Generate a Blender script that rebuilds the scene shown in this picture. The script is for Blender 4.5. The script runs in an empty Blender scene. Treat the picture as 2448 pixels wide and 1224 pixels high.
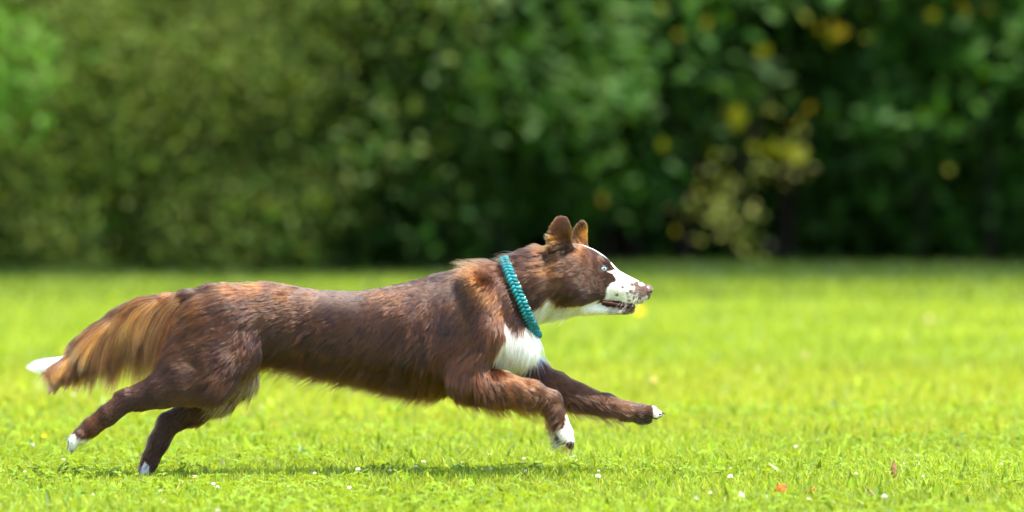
import bpy, math
import numpy as np
from mathutils import Vector, kdtree

rng = np.random.default_rng(7)
S = bpy.context.scene
C = S.collection

# ------------------------------------------------------------------ camera, sky, sun, exposure
CAM_D, CAM_H = 13.6, 0.90
cam_data = bpy.data.cameras.new('camera')
cam = bpy.data.objects.new('camera', cam_data)
C.objects.link(cam)
cam.location = (0, -CAM_D, CAM_H)
cam.rotation_euler = (Vector((0, 0, 0.543)) - cam.location).to_track_quat('-Z', 'Y').to_euler()
cam_data.sensor_width = 36
cam_data.lens = 36 * CAM_D / 2.448
cam_data.clip_end = 1000
cam_data.dof.use_dof = True
cam_data.dof.focus_distance = CAM_D - 0.05
cam_data.dof.aperture_fstop = 2.4
S.camera = cam

SUN_DIR = Vector((0.24, -0.30, 1.0)).normalized()
world = bpy.data.worlds.new('World')
S.world = world
world.use_nodes = True
wn = world.node_tree
sky = wn.nodes.new('ShaderNodeTexSky')
sky.sky_type = 'NISHITA'
sky.sun_disc = False
sky.sun_elevation = math.asin(SUN_DIR.z)
sky.sun_rotation = math.atan2(SUN_DIR.x, SUN_DIR.y)
wn.links.new(sky.outputs[0], wn.nodes['Background'].inputs[0])
wn.nodes['Background'].inputs[1].default_value = 0.15
sun_data = bpy.data.lights.new('sun', 'SUN')
sun_data.energy = 3.9
sun_data.angle = math.radians(0.6)
sun_data.color = (1.0, 0.93, 0.82)
sun = bpy.data.objects.new('sun', sun_data)
C.objects.link(sun)
sun.rotation_euler = SUN_DIR.to_track_quat('Z', 'Y').to_euler()
S.view_settings.view_transform = 'Standard'
S.view_settings.look = 'None'
S.view_settings.exposure = 2.22
S.view_settings.gamma = 1.0
S.view_settings.use_curve_mapping = False
S.cycles.use_denoising = True
S.cycles.max_bounces = 10
S.cycles.transparent_max_bounces = 8
S.cycles.sample_clamp_indirect = 6

# ------------------------------------------------------------------ helpers
def W(px, py, y=0.0):
    """a point of the dog's own plane, 1 mm to the unit: x along the run, py down from the top, y depth (m)"""
    return ((px - 1224) / 1000.0, y, (1155 - py) / 1000.0)

def ground(px, py):
    m = cam.matrix_basis
    d = m.to_3x3() @ Vector(((px - 1224) / 1000.0 / CAM_D, (612 - py) / 1000.0 / CAM_D, -1))
    t = -CAM_H / d.z
    return Vector((d.x * t, -CAM_D + d.y * t, 0.0))

def at_depth(px, py, y):
    m = cam.matrix_basis
    d = m.to_3x3() @ Vector(((px - 1224) / 1000.0 / CAM_D, (612 - py) / 1000.0 / CAM_D, -1))
    t = (y + CAM_D) / d.y
    return Vector((d.x * t, y, CAM_H + d.z * t))

def props(o, label=None, cat=None, group=None, kind=None):
    for k, v in (('label', label), ('category', cat), ('group', group), ('kind', kind)):
        if v:
            o[k] = v
    return o

def empty(name, loc, **kw):
    o = bpy.data.objects.new(name, None)
    o.empty_display_size = 0.05
    C.objects.link(o)
    o.location = loc
    return props(o, **kw)

def world_of(o):
    m = o.matrix_basis.copy()
    if o.parent:
        m = world_of(o.parent) @ o.matrix_parent_inverse @ m
    return m

def attach(o, parent):
    """parent o, whose coordinates are world ones, without moving it"""
    o.parent = parent
    o.matrix_parent_inverse = world_of(parent).inverted()
    return o

def np_mesh(name, V, F, mat=None, parent=None, col=None, smooth=True, local=None):
    """V (n,3); F (m,3) or (m,4); one mesh object"""
    V = np.asarray(V, np.float32); F = np.asarray(F, np.int32)
    me = bpy.data.meshes.new(name)
    n, m, k = len(V), len(F), F.shape[1]
    me.vertices.add(n); me.vertices.foreach_set('co', V.ravel())
    me.loops.add(m * k); me.loops.foreach_set('vertex_index', F.ravel())
    me.polygons.add(m)
    me.polygons.foreach_set('loop_start', np.arange(0, m * k, k, dtype=np.int32))
    me.update(calc_edges=True)
    if smooth:
        me.polygons.foreach_set('use_smooth', np.ones(m, bool))
    if col is not None:
        a = me.attributes.new('col', 'FLOAT_COLOR', 'POINT')
        c4 = np.ones((n, 4), np.float32); c4[:, :3] = col
        a.data.foreach_set('color', c4.ravel())
    me.validate()
    o = bpy.data.objects.new(name, me)
    C.objects.link(o)
    if mat: me.materials.append(mat)
    if parent:
        attach(o, parent)
    return o

def mat_new(name):
    m = bpy.data.materials.new(name); m.use_nodes = True
    nt = m.node_tree; nt.nodes.clear()
    out = nt.nodes.new('ShaderNodeOutputMaterial')
    return m, nt, out

def principled(name, color=None, rough=0.6, spec=0.4, attr=False, noise=None, bump=None, sheen=0, coat=0, sss=0):
    m, nt, out = mat_new(name)
    b = nt.nodes.new('ShaderNodeBsdfPrincipled')
    b.inputs['Roughness'].default_value = rough
    b.inputs['Specular IOR Level'].default_value = spec
    b.inputs['Coat Weight'].default_value = coat
    if attr:
        a = nt.nodes.new('ShaderNodeAttribute'); a.attribute_name = 'col'
        csock = a.outputs['Color']
        nt.links.new(csock, b.inputs['Base Color'])
    else:
        b.inputs['Base Color'].default_value = (*color, 1)
    if noise:
        sc, c2 = noise
        n = nt.nodes.new('ShaderNodeTexNoise'); n.inputs['Scale'].default_value = sc
        n.inputs['Detail'].default_value = 6
        t = nt.nodes.new('ShaderNodeTexCoord')
        nt.links.new(t.outputs['Object'], n.inputs['Vector'])
        mx = nt.nodes.new('ShaderNodeMix'); mx.data_type = 'RGBA'
        mx.inputs[6].default_value = (*color, 1); mx.inputs[7].default_value = (*c2, 1)
        r = nt.nodes.new('ShaderNodeValToRGB')
        r.color_ramp.elements[0].position = 0.38; r.color_ramp.elements[1].position = 0.62
        nt.links.new(n.outputs[0], r.inputs[0]); nt.links.new(r.outputs[0], mx.inputs[0])
        nt.links.new(mx.outputs[2], b.inputs['Base Color'])
    if bump:
        sc, st, dist = bump
        n = nt.nodes.new('ShaderNodeTexNoise'); n.inputs['Scale'].default_value = sc
        n.inputs['Detail'].default_value = 4
        t = nt.nodes.new('ShaderNodeTexCoord')
        nt.links.new(t.outputs['Object'], n.inputs['Vector'])
        bp = nt.nodes.new('ShaderNodeBump'); bp.inputs['Strength'].default_value = st
        bp.inputs['Distance'].default_value = dist
        nt.links.new(n.outputs[0], bp.inputs['Height']); nt.links.new(bp.outputs[0], b.inputs['Normal'])
    nt.links.new(b.outputs[0], out.inputs[0])
    return m

def leaf_material(name, trans=0.45, gloss=0.10, rough=0.45, tint=(1.25, 1.15, 0.45)):
    """thin leaf: the attribute colour scattered back, a warmer share let through, a little shine"""
    m, nt, out = mat_new(name)
    a = nt.nodes.new('ShaderNodeAttribute'); a.attribute_name = 'col'
    d = nt.nodes.new('ShaderNodeBsdfDiffuse')
    t = nt.nodes.new('ShaderNodeBsdfTranslucent')
    mul = nt.nodes.new('ShaderNodeMix'); mul.data_type = 'RGBA'; mul.blend_type = 'MULTIPLY'
    mul.inputs[0].default_value = 1.0; mul.inputs[7].default_value = (*tint, 1)
    nt.links.new(a.outputs['Color'], d.inputs[0])
    nt.links.new(a.outputs['Color'], mul.inputs[6]); nt.links.new(mul.outputs[2], t.inputs[0])
    m1 = nt.nodes.new('ShaderNodeMixShader'); m1.inputs[0].default_value = trans
    nt.links.new(d.outputs[0], m1.inputs[1]); nt.links.new(t.outputs[0], m1.inputs[2])
    g = nt.nodes.new('ShaderNodeBsdfGlossy'); g.inputs['Roughness'].default_value = rough
    g.inputs[0].default_value = (0.9, 0.95, 0.9, 1)
    f = nt.nodes.new('ShaderNodeFresnel'); f.inputs[0].default_value = 1.38
    mf = nt.nodes.new('ShaderNodeMath'); mf.operation = 'MULTIPLY'; mf.inputs[1].default_value = gloss * 10
    nt.links.new(f.outputs[0], mf.inputs[0])
    m2 = nt.nodes.new('ShaderNodeMixShader')
    nt.links.new(mf.outputs[0], m2.inputs[0])
    nt.links.new(m1.outputs[0], m2.inputs[1]); nt.links.new(g.outputs[0], m2.inputs[2])
    nt.links.new(m2.outputs[0], out.inputs[0])
    return m

def fur_material(name):
    m, nt, out = mat_new(name)
    a = nt.nodes.new('ShaderNodeAttribute'); a.attribute_name = 'col'
    h = nt.nodes.new('ShaderNodeBsdfHairPrincipled')
    h.parametrization = 'COLOR'
    nt.links.new(a.outputs['Color'], h.inputs['Color'])
    h.inputs['Roughness'].default_value = 0.22
    h.inputs['Radial Roughness'].default_value = 0.45
    h.inputs['IOR'].default_value = 1.37
    h.inputs['Random Roughness'].default_value = 0.2
    nt.links.new(h.outputs[0], out.inputs[0])
    return m

def vnoise(P, freq, seed):
    """cheap smooth vector noise in [-1,1]: sums of sines in random directions"""
    r = np.random.default_rng(seed)
    out = np.zeros((len(P), 3), np.float32)
    for k in range(5):
        D = r.normal(size=(3, 3)) * freq * (0.6 + 0.35 * k)
        ph = r.uniform(0, 6.28, 3)
        out += np.sin(P @ D.T + ph) * (1.0 / (1 + 0.5 * k))
    return out / 2.2

def nrm(v):
    return v / np.maximum(np.linalg.norm(v, axis=-1, keepdims=True), 1e-9)

# ------------------------------------------------------------------ implicit-surface modeller (units: mm)
class Field:
    def __init__(s, lo, hi, h):
        s.lo = np.array(lo, float); s.h = h
        s.n = np.ceil((np.array(hi) - s.lo) / h).astype(int) + 1
        s.F = np.full(s.n, 500.0, np.float32)
        s.ax = [s.lo[i] + h * np.arange(s.n[i]) for i in range(3)]
    def win(s, lo, hi):
        a = np.clip(np.floor((np.array(lo) - s.lo) / s.h).astype(int), 0, s.n)
        b = np.clip(np.ceil((np.array(hi) - s.lo) / s.h).astype(int) + 1, 0, s.n)
        sl = tuple(slice(a[i], b[i]) for i in range(3))
        g = [s.ax[i][sl[i]].astype(np.float32) for i in range(3)]
        return sl, g[0][:, None, None], g[1][None, :, None], g[2][None, None, :]
    def put(s, sl, d, k, sub=False):
        a = s.F[sl]
        if sub:
            d = -d
            h = np.clip(0.5 + 0.5 * (d - a) / k, 0, 1)
            s.F[sl] = a * (1 - h) + d * h + k * h * (1 - h)
        else:
            h = np.clip(0.5 + 0.5 * (a - d) / k, 0, 1)
            s.F[sl] = a * (1 - h) + d * h - k * h * (1 - h)
    def cone(s, a, b, ra, rb, k=12, ys=1.0, sub=False):
        """tapered capsule between (x,y,z) a and b; ys widens it across"""
        a = np.array(a, float); b = np.array(b, float); r = max(ra, rb)
        m = r * max(1, ys) + k + 20
        sl, X, Y, Z = s.win(np.minimum(a, b) - m, np.maximum(a, b) + m)
        d = b - a; L = d @ d + 1e-9
        px, py, pz = X - a[0], (Y - a[1]), Z - a[2]
        t = np.clip((px * d[0] + py * d[1] + pz * d[2]) / L, 0, 1)
        q = np.sqrt((px - t * d[0]) ** 2 + ((py - t * d[1]) / ys) ** 2 + (pz - t * d[2]) ** 2)
        s.put(sl, q - (ra + (rb - ra) * t), k, sub)
    def chain(s, pts, k=12, ys=1.0):
        for (p, q) in zip(pts[:-1], pts[1:]):
            s.cone(p[:3], q[:3], p[3], q[3], k, ys)
    def ell(s, c, r, k=12, rot=0.0, sub=False, yaw=0.0):
        """ellipsoid, rot tilts it in the xz plane, yaw about the vertical"""
        c = np.array(c, float); r = np.array(r, float); m = r.max() + k + 15
        sl, X, Y, Z = s.win(c - m, c + m)
        x, y, z = X - c[0], Y - c[1], Z - c[2]
        cy, sy = math.cos(yaw), math.sin(yaw)
        x, y = cy * x + sy * y, -sy * x + cy * y
        cr, sr = math.cos(rot), math.sin(rot)
        x, z = cr * x + sr * z, -sr * x + cr * z
        q = np.sqrt((x / r[0]) ** 2 + (y / r[1]) ** 2 + (z / r[2]) ** 2)
        q2 = np.sqrt((x / r[0] ** 2) ** 2 + (y / r[1] ** 2) ** 2 + (z / r[2] ** 2) ** 2)
        s.put(sl, q * (q - 1) / np.maximum(q2, 1e-4), k, sub)
    def loft(s, xs, top, bot, hw, k=15, p=2.0, yc=0.0):
        """body along x with given upper and lower edge (z) and half width"""
        lo = (xs[0] - 10, yc - max(hw) - 40, min(bot) - 40); hi = (xs[-1] + 10, yc + max(hw) + 40, max(top) + 40)
        sl, X, Y, Z = s.win(lo, hi)
        x = X.ravel()
        def sm(v):
            # smooth interpolation through the stations
            f = np.linspace(xs[0], xs[-1], 400); g = np.interp(f, xs, v)
            ker = np.hanning(25); ker /= ker.sum()
            g = np.convolve(np.pad(g, 12, mode='edge'), ker, 'valid')
            return np.interp(x, f, g)[:, None, None]
        T, B, Hw = sm(top), sm(bot), sm(hw)
        c, hh = (T + B) / 2, np.maximum((T - B) / 2, 1)
        q = (np.abs((Z - c) / hh) ** p + np.abs((Y - yc) / Hw) ** p) ** (1 / p)
        d = (q - 1) * np.minimum(hh, Hw)
        ex = np.maximum(np.maximum(xs[0] - X, X - xs[-1]), 0)
        s.put(sl, np.where(ex > 0, np.maximum(d, 0) + ex, d), k)
    def sample(s, P):
        q = (np.asarray(P) - s.lo) / s.h
        i = np.clip(np.floor(q).astype(int), 0, s.n - 2); f = np.clip(q - i, 0, 1)
        out = 0
        for dx in (0, 1):
            for dy in (0, 1):
                for dz in (0, 1):
                    w = (f[..., 0] if dx else 1 - f[..., 0]) * (f[..., 1] if dy else 1 - f[..., 1]) * (f[..., 2] if dz else 1 - f[..., 2])
                    out = out + w * s.F[i[..., 0] + dx, i[..., 1] + dy, i[..., 2] + dz]
        return out
    def nets(s):
        """surface nets: vertices and quads of the zero level"""
        F = s.F; n = s.n
        ins = F < 0
        cnt = np.zeros(n - 1, np.int8)
        for dx in (0, 1):
            for dy in (0, 1):
                for dz in (0, 1):
                    cnt += ins[dx:n[0] - 1 + dx, dy:n[1] - 1 + dy, dz:n[2] - 1 + dz]
        act = np.argwhere((cnt > 0) & (cnt < 8))
        idx = np.full(n - 1, -1, np.int32); idx[tuple(act.T)] = np.arange(len(act))
        cor = [np.array(c) for c in np.ndindex(2, 2, 2)]
        val = [F[tuple((act + c).T)] for c in cor]
        acc = np.zeros((len(act), 3)); num = np.zeros(len(act))
        for i in range(8):
            for j in range(i + 1, 8):
                if np.abs(cor[i] - cor[j]).sum() == 1:
                    a, b = val[i], val[j]; cr = (a < 0) != (b < 0)
                    t = np.where(cr, a / np.where(cr, a - b, 1), 0)
                    acc += cr[:, None] * (cor[i] + t[:, None] * (cor[j] - cor[i])); num += cr
        V = s.lo + s.h * (act + acc / num[:, None])
        Q = []
        for ax in range(3):
            u, v = (ax + 1) % 3, (ax + 2) % 3
            sh = [slice(None)] * 3; sh2 = list(sh)
            sh[ax] = slice(0, n[ax] - 1); sh2[ax] = slice(1, n[ax])
            e = ins[tuple(sh)] != ins[tuple(sh2)]
            for w in (u, v):
                z = [slice(None)] * 3; z[w] = 0; e[tuple(z)] = False
                z[w] = n[w] - 1; e[tuple(z)] = False
            E = np.argwhere(e); eu = np.eye(3, dtype=int)[u]; ev = np.eye(3, dtype=int)[v]
            q = np.stack([idx[tuple((E - d).T)] for d in (eu * 0, eu, eu + ev, ev)], 1)
            fl = ins[tuple(E.T)]
            q[~fl] = q[~fl][:, ::-1]
            Q.append(q)
        Q = np.concatenate(Q)
        return V, Q[(Q >= 0).all(1)]

def mesh_normals(V, Q):
    n = np.cross(V[Q[:, 2]] - V[Q[:, 0]], V[Q[:, 3]] - V[Q[:, 1]])
    N = np.zeros_like(V)
    for k in range(4):
        np.add.at(N, Q[:, k], n)
    return nrm(N)

def relax(V, Q, it=2, lam=0.5):
    for _ in range(it):
        A = np.zeros_like(V); c = np.zeros(len(V))
        for k in range(4):
            for j in (1, 3):
                np.add.at(A, Q[:, k], V[Q[:, (k + j) % 4]]); np.add.at(c, Q[:, k], 1)
        V = V + lam * (A / np.maximum(c, 1)[:, None] - V)
    return V

def mm2w(P):
    """mm modelling frame (x, y, z up) to world metres"""
    P = np.asarray(P, float)
    return np.stack([(P[..., 0] - 1224) / 1000, P[..., 1] / 1000, P[..., 2] / 1000], -1)

def Z(py):
    return 1155 - py

# ================================================================== GROUND AND WOOD
ground_m, nt, out = mat_new('lawn_soil')
b = nt.nodes.new('ShaderNodeBsdfPrincipled'); b.inputs['Roughness'].default_value = 0.95
b.inputs['Specular IOR Level'].default_value = 0.1
tc = nt.nodes.new('ShaderNodeTexCoord')
n1 = nt.nodes.new('ShaderNodeTexNoise'); n1.inputs['Scale'].default_value = 1.3; n1.inputs['Detail'].default_value = 8
r1 = nt.nodes.new('ShaderNodeValToRGB')
r1.color_ramp.elements[0].position = 0.3; r1.color_ramp.elements[0].color = (0.17, 0.21, 0.010, 1)
r1.color_ramp.elements[1].position = 0.7; r1.color_ramp.elements[1].color = (0.26, 0.28, 0.014, 1)
nt.links.new(tc.outputs['Object'], n1.inputs['Vector']); nt.links.new(n1.outputs[0], r1.inputs[0])
nt.links.new(r1.outputs[0], b.inputs['Base Color']); nt.links.new(b.outputs[0], out.inputs[0])
gv = [(-250, -60, 0), (250, -60, 0), (250, 400, 0), (-250, 400, 0)]
props(np_mesh('ground', gv, [(0, 1, 2, 3)], ground_m, smooth=False), kind='structure')

def patchy(x, y):
    return (np.sin(x * 2.1 + 1.3 * np.sin(y * 1.7)) + np.sin(y * 2.9 + x * 1.1 + 2) + np.sin(x * 5.3 - y * 4.1)) / 3

GRASS_PAL = np.array([[0.270, 0.318, 0.022], [0.315, 0.355, 0.028], [0.215, 0.285, 0.018], [0.36, 0.39, 0.040], [0.38, 0.34, 0.12]])

def blades(n, x0, x1, y0, y1, hgt, wid, seg, spread=None, keep=None):
    x = rng.uniform(-1, 1, n); y = rng.uniform(y0, y1, n)
    x = x * (x1 + spread * (y - y0)) if spread else x * x1
    keep_p = rng.uniform(size=n) < 0.75 + 0.5 * patchy(x, y)
    x, y = x[keep_p], y[keep_p]; n = len(x)
    pt = patchy(x * 0.9 + 3, y * 0.8)
    h = hgt * rng.uniform(0.45, 1.25, n) * (1 + 0.25 * pt); w = wid * rng.uniform(0.6, 1.3, n)
    a = rng.uniform(0, 2 * np.pi, n); lean = rng.uniform(0.05, 0.85, n) ** 1.2 * h
    la = a + rng.normal(0, 0.9, n) + np.pi / 2
    sx, sy = np.cos(a) * w / 2, np.sin(a) * w / 2
    lx, ly = np.cos(la) * lean, np.sin(la) * lean
    base = np.stack([x, y, np.full(n, -0.003)], 1)
    side = np.stack([sx, sy, 0 * sx], 1)
    mid = base + np.stack([lx * 0.3, ly * 0.3, h * 0.58], 1)
    tip = base + np.stack([lx, ly, h * (1 - 0.25 * (lean / h) ** 2)], 1)
    ci = rng.choice(len(GRASS_PAL), n, p=[0.36, 0.27, 0.25, 0.09, 0.03])
    tf = np.sin(x * 61 + 3 * np.sin(y * 37)) * np.sin(y * 53 + 2 * np.sin(x * 29))
    pt = 0.8 * pt + 0.9 * tf * np.exp(-np.maximum(y, 0) / 2.5)
    col = GRASS_PAL[ci] * (rng.uniform(0.88, 1.12, n) * (1 + 0.12 * pt))[:, None]
    if wid > 0.0115 and seg == 2:
        col *= rng.choice([0.62, 0.9, 1.15], (n, 1)) * np.array([0.85, 1.0, 0.8])
    if seg == 2:
        V = np.stack([base - side, base + side, mid + side * 0.85, mid - side * 0.85, tip], 1).reshape(-1, 3)
        i = (np.arange(n) * 5)[:, None]
        F = np.concatenate([i + [0, 1, 2], i + [0, 2, 3], i + [3, 2, 4]])
        return V, F, np.repeat(col, 5, 0)
    V = np.stack([base - side, base + side, tip], 1).reshape(-1, 3)
    return V, np.arange(n * 3).reshape(-1, 3), np.repeat(col, 3, 0)

def clover_leaves(n, x1, y0, y1, spread=0.1):
    """three rounded leaflets on a short stalk, lying near the top of the sward"""
    x = rng.uniform(-1, 1, n); y = rng.uniform(y0, y1, n); x = x * (x1 + spread * (y - y0))
    k = rng.uniform(size=n) < 0.35 + 0.75 * patchy(x * 1.3 - 1, y * 1.6 + 4); x, y = x[k], y[k]; n = len(x)
    h = rng.uniform(0.014, 0.036, n); r = rng.uniform(0.0055, 0.0105, n); a0 = rng.uniform(0, 6.28, n)
    tilt = rng.normal(0, 0.35, (n, 2))
    V = []; F = []; cnt = 0
    ang = np.array([0, 0.75, 1.1, 0.75, 0]); rad = np.array([0.05, 0.75, 1.35, 1.75, 1.5])
    for l in range(3):
        a = a0 + l * 2.094
        pts = []
        for (u, v) in ((0, 0), (0.7, -0.55), (1.45, -0.5), (1.6, 0), (1.45, 0.5), (0.7, 0.55)):
            dx = (np.cos(a) * u - np.sin(a) * v) * r; dy = (np.sin(a) * u + np.cos(a) * v) * r
            pts.append(np.stack([x + dx, y + dy, h + dx * tilt[:, 0] + dy * tilt[:, 1] + 0.25 * r * (abs(v) * 2 - u * 0.3)], 1))
        V.append(np.stack(pts, 1).reshape(-1, 3))
        i = (np.arange(n) * 6)[:, None] + cnt
        F.append(np.concatenate([i + [0, 1, 2], i + [0, 2, 3], i + [0, 3, 4], i + [0, 4, 5]])); cnt += n * 6
    col = np.array([0.140, 0.225, 0.012]) * rng.uniform(0.75, 1.4, n)[:, None] * np.array([1.0, 1.0, 1.0])
    return np.concatenate(V), np.concatenate(F), np.concatenate([np.repeat(col, 6, 0)] * 3)

parts = [blades(150000, 0, 1.75, -1.5, 1.6, 0.036, 0.0042, 2, 0.12),
         blades(42000, 0, 1.75, -1.5, 1.6, 0.036, 0.0075, 2, 0.12),
         blades(5200, 0, 1.75, -1.5, 3.0, 0.045, 0.015, 2, 0.12),
         blades(4000, 0, 2.1, 2.5, 6.0, 0.045, 0.018, 2, 0.12),
         clover_leaves(22000, 1.75, -1.5, 3.0),
         blades(120000, 0, 2.1, 1.5, 6.0, 0.042, 0.008, 1, 0.12),
         blades(100000, 0, 2.7, 5.5, 15.3, 0.042, 0.018, 1, 0.12),
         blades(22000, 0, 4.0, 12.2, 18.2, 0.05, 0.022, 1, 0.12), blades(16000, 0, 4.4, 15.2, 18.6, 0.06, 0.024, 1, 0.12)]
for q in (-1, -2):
    v_, f_, c_ = parts[q]; parts[q] = (v_, f_, c_ * np.array([0.20, 0.30, 0.4]))  # tree shade on the longer grass by the hedge, painted into the blades
v_, f_, c_ = parts[-3]; parts[-3] = (v_, f_, c_ * np.array([0.74, 0.86, 0.8]))  # shade and longer grass towards the hedge put into the far lawn's colour
for q in (0, 1, 2):
    v_, f_, c_ = parts[q]; parts[q] = (v_, f_, c_ * np.array([0.78, 0.88, 0.85]))
for q in (4, 5):
    v_, f_, c_ = parts[q]; parts[q] = (v_, f_, c_ * np.array([0.93, 0.92, 0.88]))
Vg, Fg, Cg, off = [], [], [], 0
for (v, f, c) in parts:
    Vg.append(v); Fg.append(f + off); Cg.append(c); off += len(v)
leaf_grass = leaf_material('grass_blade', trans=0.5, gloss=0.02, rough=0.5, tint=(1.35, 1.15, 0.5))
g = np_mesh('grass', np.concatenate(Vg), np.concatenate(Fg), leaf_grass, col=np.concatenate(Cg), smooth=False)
props(g, 'short bright lawn grass and clover leaves', 'grass', kind='stuff')

floor_m = principled('litter_and_shade', (0.016, 0.020, 0.006), 0.95, 0.1, noise=(9, (0.030, 0.036, 0.010)))
props(np_mesh('woodland_floor', [(-40, 15.3, .004), (40, 15.9, .004), (40, 60, .004), (-40, 60, .004)], [(0, 1, 2, 3)], floor_m, smooth=False), kind='structure')  # leaf litter; its front strip over the lawn paints the shade before the hedge

# ---- shrubs and trees along the far edge of the lawn
leaf_wood = leaf_material('broad_leaf', trans=0.5, gloss=0.0015, rough=0.7, tint=(1.3, 1.2, 0.35))
bark = principled('bark', (0.006, 0.005, 0.0035), 0.95, 0.05, noise=(30, (0.014, 0.011, 0.007)), bump=(60, 0.6, 0.01))

def leaf_cards(P, size, col, up=0.5, asp=0.55, droop=0.0):
    """one folded, pointed leaf (6 vertices, 4 triangles) at every point"""
    n = len(P)
    d = rng.normal(size=(n, 3)); d[:, 2] -= droop; d = nrm(d)
    nn = rng.normal(size=(n, 3)); nn[:, 2] += up * 5; nn[:, 1] -= up * 3
    sd = nrm(np.cross(d, nn)); nn = nrm(np.cross(sd, d))
    L = (size * rng.uniform(0.6, 1.35, n))[:, None]; Wd = L * asp
    c = P
    V = np.stack([c, c + d * L * 0.35 + sd * Wd * 0.45 + nn * L * 0.08, c + d * L * 0.35 - sd * Wd * 0.45 + nn * L * 0.08,
                  c + d * L * 0.7 + sd * Wd * 0.36 + nn * L * 0.03, c + d * L * 0.7 - sd * Wd * 0.36 + nn * L * 0.03,
                  c + d * L - nn * L * 0.10], 1).reshape(-1, 3)
    i = (np.arange(n) * 6)[:, None]
    F = np.concatenate([i + [0, 3, 1], i + [0, 2, 4], i + [0, 4, 3], i + [3, 4, 5]])
    return V, F, np.repeat(col, 6, 0)

def tube(pts, rad, sides=7):
    pts = np.array(pts, float); V = []; F = []
    t = np.gradient(pts, axis=0); t = nrm(t)
    for i, p in enumerate(pts):
        u = nrm(np.cross(t[i], [0.3, 1, 0.2])); v = np.cross(t[i], u)
        for s in range(sides):
            a = 2 * np.pi * s / sides
            V.append(p + rad[i] * (np.cos(a) * u + np.sin(a) * v))
    m = len(pts)
    for i in range(m - 1):
        for s in range(sides):
            F.append((i * sides + s, i * sides + (s + 1) % sides, (i + 1) * sides + (s + 1) % sides, (i + 1) * sides + s))
    V.append(pts[-1] + t[-1] * rad[-1]); V.append(pts[0])
    for s in range(sides):
        a, b2 = (m - 1) * sides + s, (m - 1) * sides + (s + 1) % sides
        F.append((a, b2, len(V) - 2, len(V) - 2))
    return np.array(V), F

def poly_mesh(name, V, F, mat, parent=None, smooth=True):
    me = bpy.data.meshes.new(name)
    me.from_pydata([tuple(v) for v in V], [], [tuple(dict.fromkeys(f)) for f in F])
    me.update()
    if smooth:
        me.polygons.foreach_set('use_smooth', np.ones(len(me.polygons), bool))
    me.materials.append(mat)
    o = bpy.data.objects.new(name, me); C.objects.link(o)
    if parent: attach(o, parent)
    return o

def merge(parts):
    V, F, o = [], [], 0
    for v, f in parts:
        V += [tuple(p) for p in v]; F += [tuple(i + o for i in q) for q in f]; o += len(v)
    return V, F

def crown_points(n, blobs):
    """points spread through a set of lumpy volumes, denser towards their skins, in twiggy clusters"""
    w = np.array([b_[3] * b_[4] * b_[5] for b_ in blobs]) ** 0.7 * np.where(np.array(blobs)[:, 2] < 1.7, 2.2, 1.0); w /= w.sum()
    m = max(1, n // 9)
    k = rng.choice(len(blobs), m, p=w)
    Bc = np.array(blobs)[k]
    d = nrm(rng.normal(size=(m, 3))); r = rng.uniform(0.15, 1, m) ** 0.4
    cen = Bc[:, :3] + d * Bc[:, 3:6] * r[:, None]
    P = np.repeat(cen, 9, 0) + rng.normal(0, 0.085, (m * 9, 3))
    P = P[P[:, 2] > 0.02]
    return P

def shrub(name, label, cat, base, blobs, n, leaf, pal, trunks, group=None, up=0.5, asp=0.55, droop=0.0, extra=None):
    base = np.array(base, float)
    t = empty(name, base, label=label, cat=cat, group=group)
    P = crown_points(n, blobs)
    pal = np.array(pal); ci = rng.integers(0, len(pal), len(P))
    cl = vnoise(P, 3.0, 5)[:, :1] * 0.3
    col = np.maximum(pal[ci] * (rng.uniform(0.85, 1.15, (len(P), 1)) + cl), 0.004)
    V, F, cc = leaf_cards(P, leaf, col, up, asp, droop)
    o = np_mesh('crown', V - 0, F, leaf_wood, t, cc, smooth=False)
    tp = []
    for (x0, y0, r0, x1, y1, z1) in trunks:
        k = np.linspace(0, 1, 9)[:, None]
        p = np.array([[x0, y0, -0.05]]) * (1 - k) + np.array([[x1, y1, z1]]) * k
        p[:, :2] += 0.05 * np.sin(k * 5 + x0 * 7) * k
        tp.append(tube(p, np.linspace(r0, r0 * 0.45, 9)))
        for j in (3, 4, 5, 6, 7):                     # limbs
            q = p[j]; e = q + np.array([rng.uniform(-0.5, 0.5), rng.uniform(-0.6, 0.2), rng.uniform(0.3, 0.8)])
            tp.append(tube(np.linspace(q, e, 4) + 0.0, np.linspace(r0 * 0.4, r0 * 0.12, 4), 5))
    Vt, Ft = merge(tp)
    poly_mesh('trunk', Vt, Ft, bark, t)
    return t

OLIVE = [(0.098, 0.136, 0.019), (0.080, 0.132, 0.017), (0.106, 0.130, 0.024), (0.084, 0.110, 0.019), (0.066, 0.122, 0.015)]
MID = [(0.028, 0.072, 0.007), (0.036, 0.080, 0.010), (0.024, 0.062, 0.006), (0.040, 0.078, 0.012)]
DARK = [(0.024, 0.076, 0.008), (0.033, 0.088, 0.011), (0.019, 0.062, 0.007), (0.040, 0.096, 0.013)]
BRIGHT = [(0.075, 0.175, 0.018), (0.095, 0.195, 0.025), (0.065, 0.150, 0.018)]
YELLOW = [(0.125, 0.140, 0.022), (0.095, 0.120, 0.018), (0.140, 0.140, 0.034), (0.075, 0.10, 0.012)]

# ---- the far edge of the lawn, from left to right
def ax(px, y):
    """x at depth y seen in picture column px"""
    return (px - 1224) / 1000 / CAM_D * (y + CAM_D)

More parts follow.
